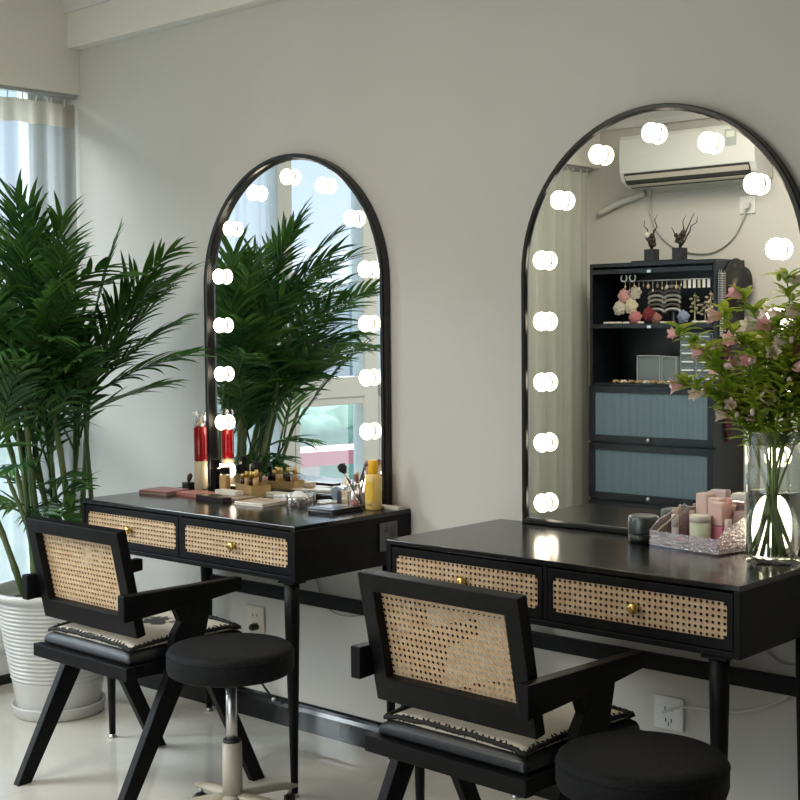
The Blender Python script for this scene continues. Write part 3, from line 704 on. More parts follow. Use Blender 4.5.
simple('powder_compact', 'beige powder compact beside the mirror foot', 'compact', (.015, -.080, Z), [('case', B().bb(-.035, .035, -.022, .022, 0, .009), cm((.50, .46, .38), .4), .003), ('lid', B().bb(-.035, .035, -.022, .022, .0095, .017), cm((.62, .57, .48), .4), .003)])
simple('powder_compact', 'pale square compact standing behind the clear bowl', 'compact', (.150, -.068, Z), [('case', B().bb(-.024, .024, -.006, .006, 0, .022), cm((.60, .58, .56), .35), .003), ('lid', B().bb(-.024, .024, -.012, -.0065, 0, .022), cm((.68, .66, .63), .35), .003)])
simple('cream_jar', 'low white cream jar between marbled palette and clear bowl', 'jar', (.135, -.135, Z), [('jar_body', B().lathe([(.026, 0), (.028, .004), (.028, .016)], n=28), cm((.70, .70, .70), .25), 0), ('jar_lid', B().lathe([(.029, .0165), (.029, .026), (.027, .028)], n=28), cm((.78, .78, .76), .3), 0)])
simple('cotton_bowl', 'low clear bowl with white cotton in it on the cluttered desk', 'bowl', (.205, -.165, Z), [
    ('bowl', B().lathe([(.036, 0), (.041, .003), (.043, .030), (.040, .030), (.038, .005), (.01, .004)], n=36, caps=False), 'acrylic', 0),
    ('cotton', B().ball((.0, 0, .022), .032, 14, 8, (1, 1, .45)).ball((-.012, .008, .034), .016, 10, 6, (1.3, 1, .5)), cm((.80, .80, .80), .9), 0)])
simple('compact_mirror', 'open round grey compact mirror behind the clear bowl', 'mirror', (.255, -.075, Z), [
    ('case', B().lathe([(.022, 0), (.023, .003), (.022, .006)], n=24), cm((.12, .15, .19), .3), 0),
    ('lid', (lambda q: (setattr(q, 'v', [(x, z * 1.0 + .020, y + .028) for x, y, z in q.v]), q)[1])(B().lathe([(.022, 0), (.022, .005)], n=24)), cm((.22, .27, .33), .3), 0)])
simple('powder_compact', 'dark navy square compact standing beside the round grey one', 'compact', (.290, -.058, Z), [('case', B().bb(-.018, .018, -.006, .005, 0, .040), cm((.03, .04, .07), .3), .003), ('lid', B().bb(-.018, .018, -.012, -.0065, 0, .040), cm((.05, .06, .09), .3), .003)])
simple('silver_tin', 'low round silver tin behind the black tray', 'tin', (.292, -.130, Z), [('tin_body', B().lathe([(.030, 0), (.030, .008)], n=32), cm((.25, .24, .23), .3, .8), 0), ('tin_lid', B().lathe([(.031, .0085), (.031, .016), (.028, .017)], n=32), cm((.72, .68, .60), .25, .6), 0)])
simple('perfume_bottle', 'slim clear perfume bottle glowing yellow before the right bulb column', 'perfume', (.322, -.080, Z), [
    ('bottle_body', B().bb(-.015, .015, -.010, .010, 0, .062), 'acrylic', .003), ('liquid', B().bb(-.011, .011, -.007, .007, .004, .045), cm((.85, .72, .42), .2), .002),
    ('bottle_cap', B().bb(-.009, .009, -.008, .008, .0625, .084), cm((.80, .76, .66), .3), .002)])
# slim black tray / phone
slab('slim_case', 'slim glossy black case lying at the front of the cluttered desk', 'case', .392, -.195, .105, .125, .014, cm((.008, .008, .010), .08), .0)
b = B(); b.bb(-.040, .020, -.040, .045, 0, .0008); tag(b.build('screen_film', cm((.35, .38, .42), .08)), 'shiny grey film on top of the slim black case', 'film').location = (.404, -.182, Z + .0142)
# brush cup
t = thing('brush_cup', 'clear acrylic cup full of brushes left of the yellow bottle', 'cup', (.397, -.069, Z))
B().lathe([(.034, 0), (.036, .003), (.037, .072), (.034, .072), (.033, .006), (.01, .005)], n=32, caps=False).build('cup_wall', 'acrylic', t)
def brush(px, py, tx, ty, h, hair, label, body=(.01, .01, .01), hr=.010, hl=.03):
    p0 = Vector((px, py, .008)); p1 = Vector((tx, ty, h)); d = (p1 - p0).normalized()
    simple('makeup_brush', label, 'brush', (.385, -.082, Z), [
        ('handle', B().tube([p0, p0.lerp(p1, .5), p1], [.0022, .0038, .003], 10), cm(body, .3), 0),
        ('ferrule', B().tube([p1, p1 + d * .018], [.0035, .0048], 12), 'chrome', 0),
        ('bristles', B().tube([p1 + d * .0182, p1 + d * (.018 + hl * .45), p1 + d * (.018 + hl * .85), p1 + d * (.018 + hl)], [.0048, hr, hr * .9, hr * .25], 14), cm(hair, .85), 0)], 0, 'makeup brushes in the clear cup')
brush(.015, -.01, -.040, -.012, .085, (.01, .01, .011), 'round black powder brush leaning left out of the clear cup', hr=.014, hl=.034)
brush(-.02, .012, .0, .02, .092, (.30, .18, .14), 'straight brown-haired brush at the back of the clear cup')
brush(.0, .015, .016, .012, .088, (.12, .07, .06), 'dark brown brush at the middle of the clear cup', (.5, .45, .4))
brush(.01, .01, .028, .004, .080, (.55, .35, .30), 'pinkish brush leaning right in the clear cup', (.7, .6, .55))
brush(-.012, -.015, -.006, -.012, .062, (.65, .55, .45), 'short pale brush at the front of the clear cup', (.75, .72, .7), .007)
brush(.018, .0, .012, -.015, .058, (.32, .16, .15), 'short brown brush at the right front of the clear cup', (.65, .6, .6), .008)
simple('hair_clip', 'dark flat hair comb leaning out behind the clear brush cup', 'comb', (.385, -.052, Z), [
    ('comb_body', B().box((-.012, 0, .105), (.011, .004, .07), m=Matrix.Rotation(.42, 3, 'Y')), cm((.03, .025, .028), .3), .0015),
    ('comb_handle', B().box((-.037, 0, .047), (.007, .004, .060), m=Matrix.Rotation(.42, 3, 'Y')), cm((.05, .04, .04), .3), .0015)])
simple('nail_bottle', 'small mauve bottle beside the foot of the yellow bottle', 'bottle', (.405, -.128, Z), [
    ('bottle_body', B().lathe([(.014, 0), (.016, .004), (.016, .022), (.007, .028)], n=20), cm((.28, .12, .12), .15), 0), ('bottle_cap', B().lathe([(.006, .0285), (.0055, .052)], n=16), cm((.75, .70, .68), .3), 0)])
simple('lotion_bottle', 'pale yellow lotion bottle with bright orange-yellow cap', 'bottle', (.456, -.098, Z), [
    ('bottle_body', B().lathe([(.022, 0), (.0245, .003), (.0250, .092), (.0225, .102), (.014, .108)], n=32), cm((.86, .60, .20), .3), 0),
    ('bottle_cap', B().lathe([(.0145, .1085), (.0155, .110), (.0155, .142), (.012, .148)], n=28), cm((.90, .46, .01), .3), 0),
    ('bottle_label', B().add([(.0254 * math.cos(a), .0254 * math.sin(a), z) for z in (.028, .085) for a in [(-2.0 + .16 * i) for i in range(9)]], [(i, i + 1, i + 10, i + 9) for i in range(8)], True), cm((.80, .50, .04), .4), 0),
    ('label_print', B().add([(.0256 * math.cos(a), .0256 * math.sin(a), z) for z in (.014, .019) for a in [(-1.7 + .1 * i) for i in range(7)]], [(i, i + 1, i + 8, i + 7) for i in (0, 2, 4, 5)]), cm((.25, .15, .05), .5), 0)])
simple('lash_box', 'flat off-white box lying at the wall end of the cluttered desk', 'box', (.490, -.060, Z), [('carton', B().bb(-.045, .042, -.016, .016, 0, .010), cm((.52, .50, .42), .5), .0015), ('carton_end', B().bb(.0425, .045, -.015, .015, .001, .009), cm((.40, .38, .33), .5), 0)])
SH_[:] = [0, 0]
# ---------------------------------------------------------------- things on the right desk
simple('hair_wax_jar', 'squat dark grey metal jar at the foot of the right mirror', 'jar', (1.414, -.102, Z), [
    ('jar_body', B().lathe([(.034, 0), (.037, .003), (.038, .022)], n=40), cm((.012, .012, .013), .35), 0),
    ('jar_lid', B().lathe([(.038, .0225), (.0385, .026), (.0385, .060), (.036, .065), (.031, .067)], n=40), cm((.10, .11, .11), .32, .7), 0)])
ORG = thing('acrylic_organiser', 'clear glittery acrylic organiser full of pink cosmetics on the vase desk', 'organiser', (1.578, -.098, Z), -.17)
ow, od = .104, .072
b = B(); b.bb(-ow, ow, -od, od, 0, .004); b.build('organiser_base', 'acrylic', ORG)
b = B(); b.bb(-ow, ow, -od, -od + .003, .004, .040); b.bb(-ow, ow, od - .003, od, .004, .100); b.bb(-.055, -.052, -.02, od - .003, .004, .085); b.build('organiser_wall', 'glitter', ORG)
for s in (-1, 1):
    B().prism([(-od, .004), (od - .003, .004), (od - .003, .098), (-od + .03, .062), (-od, .040)], 0, s * ow - .0015, s * ow + .0015).build('organiser_side', 'glitter', ORG)
def org(px, py): c, s = math.cos(-.17), math.sin(-.17); return (1.578 + c * px - s * py, -.098 + s * px + c * py, Z + .004)
def tubebox(name, label, cat, px, py, wx, wy, h, c1, c2, cut=.55, rz=-.17, group=None, lath=False):
    if lath: p = [('container', B().lathe([(wx * .95, 0), (wx, .002), (wx, h * cut)], n=24), cm(c1, .35), 0), ('container_cap', B().lathe([(wx * 1.02, h * cut + .0005), (wx * 1.02, h - .002), (wx * .9, h)], n=24), cm(c2, .35), 0)]
    else: p = [('container', B().bb(-wx, wx, -wy, wy, 0, h * cut), cm(c1, .35), .003), ('container_cap', B().bb(-wx, wx, -wy, wy, h * cut + .0005, h), cm(c2, .35), .003)]
    return simple(name, label, cat, org(px, py), p, rz, group)
PK, CR = (.78, .26, .36), (.86, .62, .56)
tubebox('lotion_tube', 'pink and cream box standing leftmost at the back of the organiser', 'cosmetic', -.030, .045, .017, .015, .124, PK, CR)
tubebox('lotion_tube', 'pink and cream box standing second along the organiser back', 'cosmetic', .008, .045, .019, .015, .116, PK, CR, .5)
tubebox('lotion_tube', 'pink and cream box standing third along the organiser back', 'cosmetic', .048, .005, .017, .014, .112, PK, (.88, .58, .52), .5)
tubebox('lotion_tube', 'mauve box behind the cream boxes in the organiser', 'cosmetic', -.005, .0645, .022, .004, .132, (.55, .42, .45), (.62, .50, .52), .5)
tubebox('lotion_tube', 'peach slim tube between the cream boxes and clear jar in the organiser', 'cosmetic', .040, .056, .010, .008, .118, (.80, .46, .36), (.75, .40, .32), .6)
tubebox('candle_jar', 'cream ribbed jar with wide cream lid at the organiser front', 'jar', .018, -.030, .0255, 0, .082, (.66, .68, .52), (.84, .78, .66), .80, lath=True)
tubebox('nail_bottle', 'small milky bottle at the left inside the organiser', 'bottle', -.060, -.030, .009, 0, .075, (.66, .62, .60), (.82, .80, .78), .6, lath=True)
tubebox('nail_bottle', 'brown rosy bottle in the left corner of the organiser', 'bottle', -.088, .010, .011, 0, .085, (.26, .10, .08), (.50, .34, .26), .6, lath=True)
tubebox('nail_bottle', 'dark brown bottle beside the rosy one in the organiser', 'bottle', -.066, .035, .011, 0, .088, (.10, .05, .04), (.20, .14, .12), .6, lath=True)
tubebox('lip_gloss', 'slim plum lip gloss next to the milky bottle in the organiser', 'lip gloss', -.040, .010, .007, 0, .082, (.30, .08, .16), (.55, .42, .44), .5, lath=True)
tubebox('lip_gloss', 'slim rose lip gloss at the right side of the organiser', 'lip gloss', .085, -.010, .008, 0, .076, (.75, .30, .38), (.88, .72, .66), .5, lath=True)
simple('wooden_stick', 'thin pale wooden stick leaning across the left of the organiser', 'stick', org(-.062, -.052), [('shaft', B().tube([(-.028, -.006, .034), (.020, .0, .076), (.030, 0, .098)], .0022, 8), cm((.62, .50, .34), .5), 0), ('tip', B().tube([(.0301, 0, .0981), (.033, 0, .103)], .0027, 8), cm((.7, .6, .5), .5), 0)])
simple('rabbit_headband', 'small white card with rabbit ears standing in the organiser', 'card', org(.036, .018), [
    ('card', B().prism([(-.008, 0), (.008, 0), (.010, .060), (.020, .104), (.014, .108), (.004, .092), (-.006, .094), (-.014, .114), (-.020, .110), (-.012, .066)], 1, -.001, .001), cm((.86, .76, .76), .5), 0),
    ('card_print', B().ball((.0, -.0015, .082), .004, 8, 6, (1, .3, 1)).ball((-.008, -.0015, .086), .002, 8, 6, (1, .3, 1)), cm((.75, .25, .35), .5), 0)], -.1)
b = B()
for i in range(16): a = i * 2.4; b.ball((.011 * math.cos(a) * (1 - i / 30), .004 * math.sin(a), .012 * math.sin(a * 1.3)), .006, 8, 6)
tag(b.build('scrunchie', cm((.85, .22, .30), .6)), 'small fluffy pink scrunchie low at the organiser front', 'scrunchie').location = org(-.034, -.040)[:2] + (Z + .022,)
simple('perfume_bottle', 'large clear square jar with pale lid at the back right of the organiser', 'perfume', org(.082, .045), [
    ('bottle_body', B().bb(-.019, .019, -.018, .018, 0, .118), 'acrylic', .004), ('liquid', B().bb(-.015, .015, -.014, .014, .006, .090), cm((.86, .66, .60), .3), .003), ('bottle_cap', B().bb(-.019, .019, -.018, .018, .1185, .134), cm((.80, .74, .66), .35), .003)])
# ---------------------------------------------------------------- vase with flowers
VX, VY, VR, VH = 1.797, -.165, .0635, .300
t = thing('glass_vase', 'tall clear cylinder vase of water at the desk corner', 'vase', (VX, VY, Z))
B().lathe([(VR - .004, 0), (VR, .004), (VR, VH - .002), (VR - .001, VH), (VR - .003, VH), (VR - .0035, VH - .002), (VR - .0035, .016), (VR - .008, .012), (.002, .012)], n=56, caps=True).build('vase_wall', 'glass', t)
B().lathe([(.002, .0125), (VR - .009, .0128), (VR - .0042, .017), (VR - .0042, .158), (.002, .158)], n=56).build('water', mat('clear water', (.97, .99, .93), 0.0, Transmission_Weight=1.0, IOR=1.33), t)
rr = random.Random(5)
def blossom(c, d, s, m, parent):
    """a five-lobed bell opening along d"""
    d = Vector(d).normalized(); a = d.orthogonal().normalized(); b2 = d.cross(a); n = 20; vs = []; fs = []
    prof = [(.08, 0), (.28, .18), (.36, .45), (.42, .80), (.56, 1.05)]
    for r_, h_ in prof:
        for i in range(n):
            q = 2 * PI * i / n; lobe = 1 + (.22 * math.cos(5 * q) * (h_ ** 2)); vs.append(Vector(c) + (a * math.cos(q) + b2 * math.sin(q)) * r_ * s * lobe + d * h_ * s * (1 + .06 * math.cos(5 * q) * h_))
    for j in range(len(prof) - 1):
        for i in range(n): k = (i + 1) % n; fs.append((j * n + i, j * n + k, (j + 1) * n + k, (j + 1) * n + i))
    fs.append(tuple(range(n)))
    B().add(vs, fs, True).build('blossom', m, parent)
def leaf(b, p, d, L, wd, rr):
    d = Vector(d).normalized(); sd = d.cross(Vector((0, 0, 1))); sd = sd.normalized() if sd.length > .1 else d.orthogonal().normalized(); m = 5; vs = []; pp = Vector(p)
    for j in range(m + 1):
        u = j / m; w_ = wd * math.sin(PI * (u * .9 + .08)) if u < 1 else 0.0005; up = sd.cross(d)
        vs += [pp - sd * w_ / 2 + up * w_ * .2, pp, pp + sd * w_ / 2 + up * w_ * .2]; d = (d + Vector((0, 0, -.12))).normalized(); pp = pp + d * L / m
    fs = []
    for j in range(m): a = j * 3; fs += [(a, a + 1, a + 4, a + 3), (a + 1, a + 2, a + 5, a + 4)]
    b.add(vs, fs, True)
# foot in vase, tip (relative to the vase foot), tint words
FL = [((.030, -.025), (-.230, -.02, .520), 'reaching furthest left'), ((.020, .030), (-.205, -.035, .400), 'bending low over the organiser'), ((.010, -.040), (-.130, .01, .560), 'rising left of centre'),
      ((-.022, -.034), (-.060, -.03, .600), 'rising tallest left of the bright bulb'), ((-.035, .010), (.010, .04, .640), 'rising tallest at the middle'), ((-.012, .034), (.090, -.04, .560), 'leaning right of the vase'),
      ((-.038, -.012), (.130, .03, .520), 'leaning furthest right'), ((.034, .012), (-.140, -.055, .480), 'leaning forward left'), ((.0, .0), (.030, -.08, .530), 'standing forward at the middle'),
      ((.022, -.010), (-.090, .06, .500), 'standing behind at left'), ((-.030, .026), (.060, .05, .600), 'rising behind at right'), ((.012, .018), (-.020, -.07, .455), 'short at the front of the vase')]
for fi, ((fx, fy), (tx, ty, tz), where) in enumerate(FL):
    t = thing('bellflower', 'leafy stem of pink bellflowers in the glass vase, ' + where, 'flower', (VX, VY, Z), 0, 'bellflower stems in the vase')
    p0 = Vector((fx, fy, .020)); pm = Vector((-fx * .75 + tx * .12, -fy * .75 + ty * .12, .27)); p1 = Vector((tx, ty, tz)); pts = []
    for j in range(19):
        q = j / 18
        if q < .45: u = q / .45; pts.append(p0.lerp(pm, u))
        else:
            u = (q - .45) / .55; c = pm + (pm - p0).normalized() * (p1 - pm).length * .45; pts.append(pm * (1 - u) ** 2 + c * 2 * u * (1 - u) + p1 * u * u)
    B().tube(pts, [.0032 - .0014 * j / 18 for j in range(19)], 7).build('stem', 'fstem', t)
    b = B()
    for j in range(8, 19):
        for _ in range(11 if j > 10 else 5):
            a = rr.uniform(0, 2 * PI); leaf(b, pts[j] + Vector((0, 0, rr.uniform(-.010, .010))), (math.cos(a), math.sin(a), rr.uniform(.2, 1.3)), rr.uniform(.038, .066), rr.uniform(.014, .022), rr)
    b.build('leaves', 'fleaf', t)
    nb = 5 if fi < 4 or fi == 7 else 3
    for k in range(nb):
        j = 18 - k * 2 if k else 18; a = rr.uniform(0, 2 * PI); base = pts[max(j, 11)]
        dv = Vector((tx, ty, 0)) * 2.2 + Vector((math.cos(a) * .35, math.sin(a) * .35, rr.uniform(-.1, .35))) if k == 0 else Vector((math.cos(a), math.sin(a) - .25, rr.uniform(-.1, .5)))
        q = base + dv.normalized() * (.016 if k else .004)
        blossom(q, dv, rr.uniform(.023, .032), 'petal' if (k == 0 and fi < 4) or rr.random() < .5 else 'petal2', t)
    for k in range(6):
        a = rr.uniform(0, 6.28); c = pts[rr.randint(12, 18)] + Vector((math.cos(a) * .018, math.sin(a) * .018, rr.uniform(0, .012)))
        B().ball(c, .0065, 8, 6, (1, 1, 1.5)).build('bud', 'petal2' if fi % 2 else 'fleaf', t)

# ---------------------------------------------------------------- sockets, cords
def wall_socket(label, x, z, wd, plug):
    t = thing('wall_socket', label, 'socket', (x, 0, z))
    B().bb(-wd / 2, wd / 2, -.009, 0, -.043, .043).build('socket_plate', cm((.66, .61, .48), .4) if plug else 'white', t, .003)
    b = B()
    for a, c in ((-.010, .012), (.010, .012), (-.008, -.018), (.008, -.018), (0, -.028)): b.bb(a - .0015, a + .0015, -.0098, -.009, c - .005, c + .005)
    b.build('socket_slots', cm((.05, .05, .05), .5), t)
    return t
wall_socket('cream wall socket low under the palm desk', -.158, .335, .086, True)
tag(B().lathe([(.012, 0), (.012, .022), (.006, .03)], n=14).build('power_plug', cm((.02, .02, .02), .4)), 'small black plug in the cream wall socket under the palm desk', 'plug')
o = bpy.data.objects['power_plug']; o.rotation_euler = (PI / 2, 0, 0); o.location = (-.150, -.010, .310)
wall_socket('white wall socket with a white plug under the vase desk', 1.430, .310, .086, False)
def cord(name, label, pts, r, m, cat='cable'):
    P = [Vector(p) for p in pts]; out = []
    for i in range(len(P) - 1):
        a, b_, c, d = P[max(i - 1, 0)], P[i], P[i + 1], P[min(i + 2, len(P) - 1)]
        for k in range(8):
            u = k / 8; out.append(.5 * ((2 * b_) + (c - a) * u + (2 * a - 5 * b_ + 4 * c - d) * u * u + (3 * b_ - a - 3 * c + d) * u ** 3))
    out.append(P[-1]); return tag(B().tube(out, r, 8).build(name, m), label, cat)
cord('white_cable', 'white cable curving from the wall socket to under the vase desk', [(1.428, -.034, .318), (1.50, -.034, .345), (1.62, -.02, .352), (1.74, -.02, .40), (1.80, -.02, .47), (1.83, -.03, .60)], .0035, cm((.72, .71, .68), .4))
cord('thin_cable', 'thin grey cable looping below the vase desk end', [(1.66, -.03, .60), (1.69, -.012, .53), (1.75, -.010, .49), (1.83, -.012, .52), (1.875, -.03, .60)], .002, cm((.40, .40, .40), .5))
cord('thin_cable', 'thin grey cable hanging from the palm desk down the wall', [(.13, -.03, .60), (.135, -.012, .53), (.17, -.010, .44), (.23, -.010, .405), (.32, -.010, .41), (.40, -.010, .44)], .0018, cm((.22, .22, .23), .5))
simple('door_stop', 'thin black rod with a chrome ball end low against the wall', 'rod', (0, 0, 0), [('rod', B().tube([(-.125, -.03, .145), (-.052, -.03, .088)], .004, 8), cm((.01, .01, .01), .4), 0), ('rod_tip', B().ball((-.047, -.03, .085), .008, 12, 8), 'chrome', 0)])

# ---------------------------------------------------------------- display cabinet on the opposite wall (seen in the right mirror)
KX0, KX1, KY, KH, KD = -.975, -.210, -3.20, 1.635, .29
BK = cm((.006, .009, .012), .4)
t = cab = thing('display_cabinet', 'tall black display cabinet with open shelves and fluted glass doors', 'cabinet', ((KX0 + KX1) / 2, KY, 0))
hw = (KX1 - KX0) / 2; b = B()
b.bb(-hw, -hw + .018, -KD, 0, 0, KH); b.bb(hw - .018, hw, -KD, 0, 0, KH); b.bb(-hw + .018, hw - .018, -KD, 0, KH - .02, KH); b.bb(-hw + .018, hw - .018, -KD, 0, .03, .05); b.bb(-hw + .018, hw - .018, -KD, -KD + .008, .05, KH - .02)
b.build('cabinet_body', BK, t, .002)
SH = [1.300, .985, .675, .365]
for z in SH: B().bb(-hw + .018, hw - .018, -KD + .008, -.004, z - .008, z + .008).build('shelf', BK, t, .001)
for z in (KH - .045, 1.300):
    k = B().bb(-hw + .02, hw - .02, -.004, .006, z - .012, z + .012).build('lifted_door_edge', BK, t, .001); B().bb(-.012, .012, .0065, .018, z - .012, z + .002).build('knob', 'chrome', k)
for zt, zb in ((.985, .675), (.675, .365), (.365, .052)):
    b = B(); z1, z0 = zt - .006, zb + .006
    b.bb(-hw + .002, -hw + .04, 0, .016, z0, z1); b.bb(hw - .04, hw - .002, 0, .016, z0, z1); b.bb(-hw + .04, hw - .04, 0, .016, z1 - .035, z1); b.bb(-hw + .04, hw - .04, 0, .016, z0, z0 + .035)
    d = b.build('door', BK, t, .0015); B().bb(-hw + .038, hw - .038, .004, .010, z0 + .033, z1 - .033).build('door_glass', 'fluted', d); B().ball((0, .026, z0 + .018), .011, 12, 8).build('knob', 'chrome', d)
# contents of the top shelf
ORD = ['first', 'second', 'third', 'fourth', 'fifth', 'sixth', 'seventh', 'eighth', 'ninth', 'tenth', 'eleventh', 'twelfth', 'thirteenth']
def cx_(u): return KX0 + u * (KX1 - KX0)
rr = random.Random(8); zs = 1.3085
def rosette(label, u, y, z, r, c):
    b = B()
    for i in range(22):
        a = i * 2.4; q = math.sqrt(i / 22); dx, dz = r * .75 * q * math.cos(a), r * .75 * q * math.sin(a); th = math.cos(q * 1.3)
        b.ball((dx, r * .35 * th, dz), r * .30, 8, 6, (1, .45, 1))
    b.ball((0, 0, 0), r * .8, 12, 8, (1, .4, 1)); tag(b.build('flower_hair_clip', cm(tuple(q * .75 for q in c), .8)), label, 'hair clip', 'flower clips on the top shelf').location = (cx_(u), y, z)
pk, cr2 = (.70, .36, .32), (.66, .58, .46)
for lab, u, z, r, c in (('pink fabric rose at upper left of the cabinet top shelf', .24, 1.46, .036, pk), ('cream fabric rose right of the upper pink one', .33, 1.475, .034, cr2), ('large cream rose at the left of the cabinet top shelf', .20, 1.395, .036, cr2),
                        ('cream rose in the middle of the rose cluster', .295, 1.405, .038, (.72, .62, .44)), ('rose pink flower low in the rose cluster', .33, 1.345, .036, (.62, .22, .22)), ('deep red flower right of the rose cluster', .44, 1.36, .036, (.22, .02, .03)),
                        ('dusty brown pink flower low beside the deep red one', .50, 1.338, .028, (.36, .16, .14)), ('blue grey flower low at centre right of the shelf', .71, 1.345, .032, (.30, .33, .45))):
    rosette(lab, u, -3.26, z, r * 1.2, c)
for k, (u, n) in enumerate(((.47, 5), (.60, 6))):
    t = thing('bracelet_stand', ('left' if k == 0 else 'right') + ' stand of stacked beaded bracelets on the cabinet top shelf', 'bracelets', (cx_(u), -3.30, zs)); rr2 = random.Random(k)
    B().lathe([(.03, 0), (.03, .01), (.012, .02), (.012, .20)], n=16).build('stand', BK, t)
    for i in range(n):
        z = .065 + i * .024; b = B()
        for j in range(15): a = PI * j / 14; b.ball((.044 * math.cos(a), .01, z + .014 * math.sin(a)), .0085, 6, 4)
        b.build('bracelet', cm(((.40, .40, .36), (.10, .09, .08), (.34, .30, .26))[i % 3], .35, .3), t)
for i in range(6):
    tag(B().bb(-.008, .008, 0, .002, -.042, 0).build('earring_card', cm((.78, .76, .70), .5) if i % 3 else cm((.55, .52, .40), .5)), ORD[i] + ' white earring card from the left at upper right of the top shelf', 'earrings', 'earring cards on the top shelf').location = (cx_(.735 + .036 * i), -3.24, 1.535)
tag(B().tube([(cx_(.22), -3.242, 1.538), (cx_(.95), -3.242, 1.538)], .003, 8).build('hanging_rail', 'chrome'), 'thin metal rail carrying earrings across the cabinet top shelf', 'rail')
def hoop(label, u, z, r=.018):
    b = B(); b.tube([(r * math.cos(a), 0, r * math.sin(a)) for a in [PI * .72 + i * (PI * 1.56) / 16 for i in range(17)]], .0045, 8); tag(b.build('hoop_earring', cm((.68, .68, .66), .3, .5)), label, 'earrings', 'hoop earrings on the top shelf').location = (cx_(u), -3.235, z)
hoop('left silver hoop earring at top left of the cabinet shelf', .255, 1.555); hoop('right silver hoop earring at top left of the cabinet shelf', .325, 1.555)
for i in range(13):
    u = .26 + i * .037; h = rr.uniform(.02, .05); b = B(); b.tube([(0, 0, 0), (0, 0, -h)], .0015, 5); b.ball((0, 0, -h), .006 + .003 * (i % 2), 8, 6, (1, .6, 1.4))
    tag(b.build('drop_earring', cm(((.66, .60, .50), (.25, .22, .18), (.70, .55, .35))[i % 3], .35, .4)), ORD[i] + ' small drop earring from the left along the thin shelf rail', 'earrings', 'drop earrings on the top shelf').location = (cx_(u), -3.242, 1.535)
for lab, u, h, c in (('gold leafy hair ornament standing right of the bracelets', .78, .16, (.35, .32, .20)), ('dark gold ornament beside the gold leafy one', .86, .12, (.28, .24, .16)), ('cream tasselled ornament at the right end of the shelf', .90, .17, (.66, .52, .38))):
    b = B(); b.lathe([(.025, 0), (.022, .012), (.004, .02), (.003, h)], n=12)
    for i in range(12): a = i * 2.4; z = h * (.35 + .6 * i / 12); b.ball((.022 * math.cos(a), .010 * math.sin(a), z), .010, 8, 5, (1.2, .5, .7))
    tag(b.build('hair_ornament', cm(c, .4, .3)), lab, 'ornament').location = (cx_(u), -3.28, zs)
for i in range(9):
    u = (.12, .17, .22, .28, .40, .58, .83, .88, .93)[i]; b = B()
    for j in range(6): a = j * 1.05; b.ball((.012 * math.cos(a), .008 * math.sin(a), .008), .010, 8, 5, (1, .8, .7))
    tag(b.build('small_hair_clip', cm(((.60, .62, .58), (.72, .66, .56), (.62, .56, .46))[i % 3], .5)), ORD[i] + ' pale hair clip from the left along the top shelf front', 'hair clip', 'small clips along the shelf front').location = (cx_(u), -3.225, zs)
# second shelf
zs2 = .9935
def ccase(label, u0, u1, h, y=-3.30):
    t = thing('acrylic_case', label, 'case', ((cx_(u0) + cx_(u1)) / 2, y, zs2)); w_ = (cx_(u1) - cx_(u0)) / 2
    b = B(); b.bb(-w_, w_, -.06, .05, 0, .004); b.bb(-w_, w_, -.06, .05, h - .004, h); b.bb(-w_, -w_ + .004, -.06, .05, .004, h - .004); b.bb(w_ - .004, w_, -.06, .05, .004, h - .004); b.build('case_frame', cm((.42, .46, .46), .25), t, .001)
    B().bb(-w_ + .005, w_ - .005, -.055, .042, .005, h - .005).build('case_filling', cm((.16, .18, .18), .3), t)
ccase('clear acrylic case standing left on the second cabinet shelf', .345, .53, .150); ccase('narrow acrylic case beside the larger one on the second shelf', .545, .66, .145)
t = thing('drawer_organiser', 'small clear chest of ten mini drawers on the second cabinet shelf', 'drawers', (cx_(.815), -3.31, zs2)); wd = .095
B().bb(-wd, wd, -.10, .06, 0, .268).build('chest_body', cm((.50, .56, .56), .3), t, .002)
for r_ in range(6):
    for c_ in range(2):
        x = -wd + .006 + c_ * (wd - .003); z = .006 + r_ * .0435
        d = B().bb(x, x + wd - .009, .060, .066, z, z + .038).build('mini_drawer', cm((.12, .14, .15), .2), t, .001)
        B().bb(x + .008, x + wd - .017, .0665, .070, z + .022, z + .030).build('drawer_pull', cm((.78, .82, .82), .2), d)
for i in range(9):
    u = .20 + i * .062; b = B()
    for j in range(7): a = j * .9; b.ball((.014 * math.cos(a), .006 * math.sin(a), .010 + .004 * math.sin(a * 2)), .009, 8, 5, (1, .7, .8))
    tag(b.build('hair_claw', cm(((.40, .28, .14), (.62, .54, .42), (.34, .22, .10))[i % 3], .4)), ORD[i] + ' small hair claw from the left along the second shelf front', 'hair claw', 'hair claws on the second shelf').location = (cx_(u), -3.222, zs2)
# side of the cabinet: hat, beads, ribbon
b = B().lathe([(.125, 0), (.128, .004), (.10, .012), (.085, .03), (.08, .055), (.05, .066), (.01, .068)], n=36); o = tag(b.build('dark_hat', noisy(mat('dark patterned felt', (.012, .012, .012), .8), (.12, .10, .05), 18, .55, .7)), 'round dark hat hung on the side of the display cabinet', 'hat'); o.rotation_euler = (0, PI / 2, 0); o.location = (KX1 + .001, -3.395, 1.515)
for i, (y, L, c) in enumerate(((-3.235, .33, (.45, .45, .42)), (-3.265, .30, (.30, .26, .22)), (-3.215, .22, (.22, .24, .24)))):
    b = B()
    for k in range(2):
        for j in range(int(L / .012)): b.ball((0, -.008 + .016 * k, -j * .012), .0055, 6, 5)
    b.tube([(0, -.008, 0), (0, 0, .02), (0, .008, 0)], .0015, 5); o = tag(b.build('bead_necklace', cm(c, .3, .3)), ('longest silver', 'brown', 'shortest dark')[i] + ' bead necklace hanging on the display cabinet side', 'necklace'); o.location = (KX1 + .010, y, 1.56)
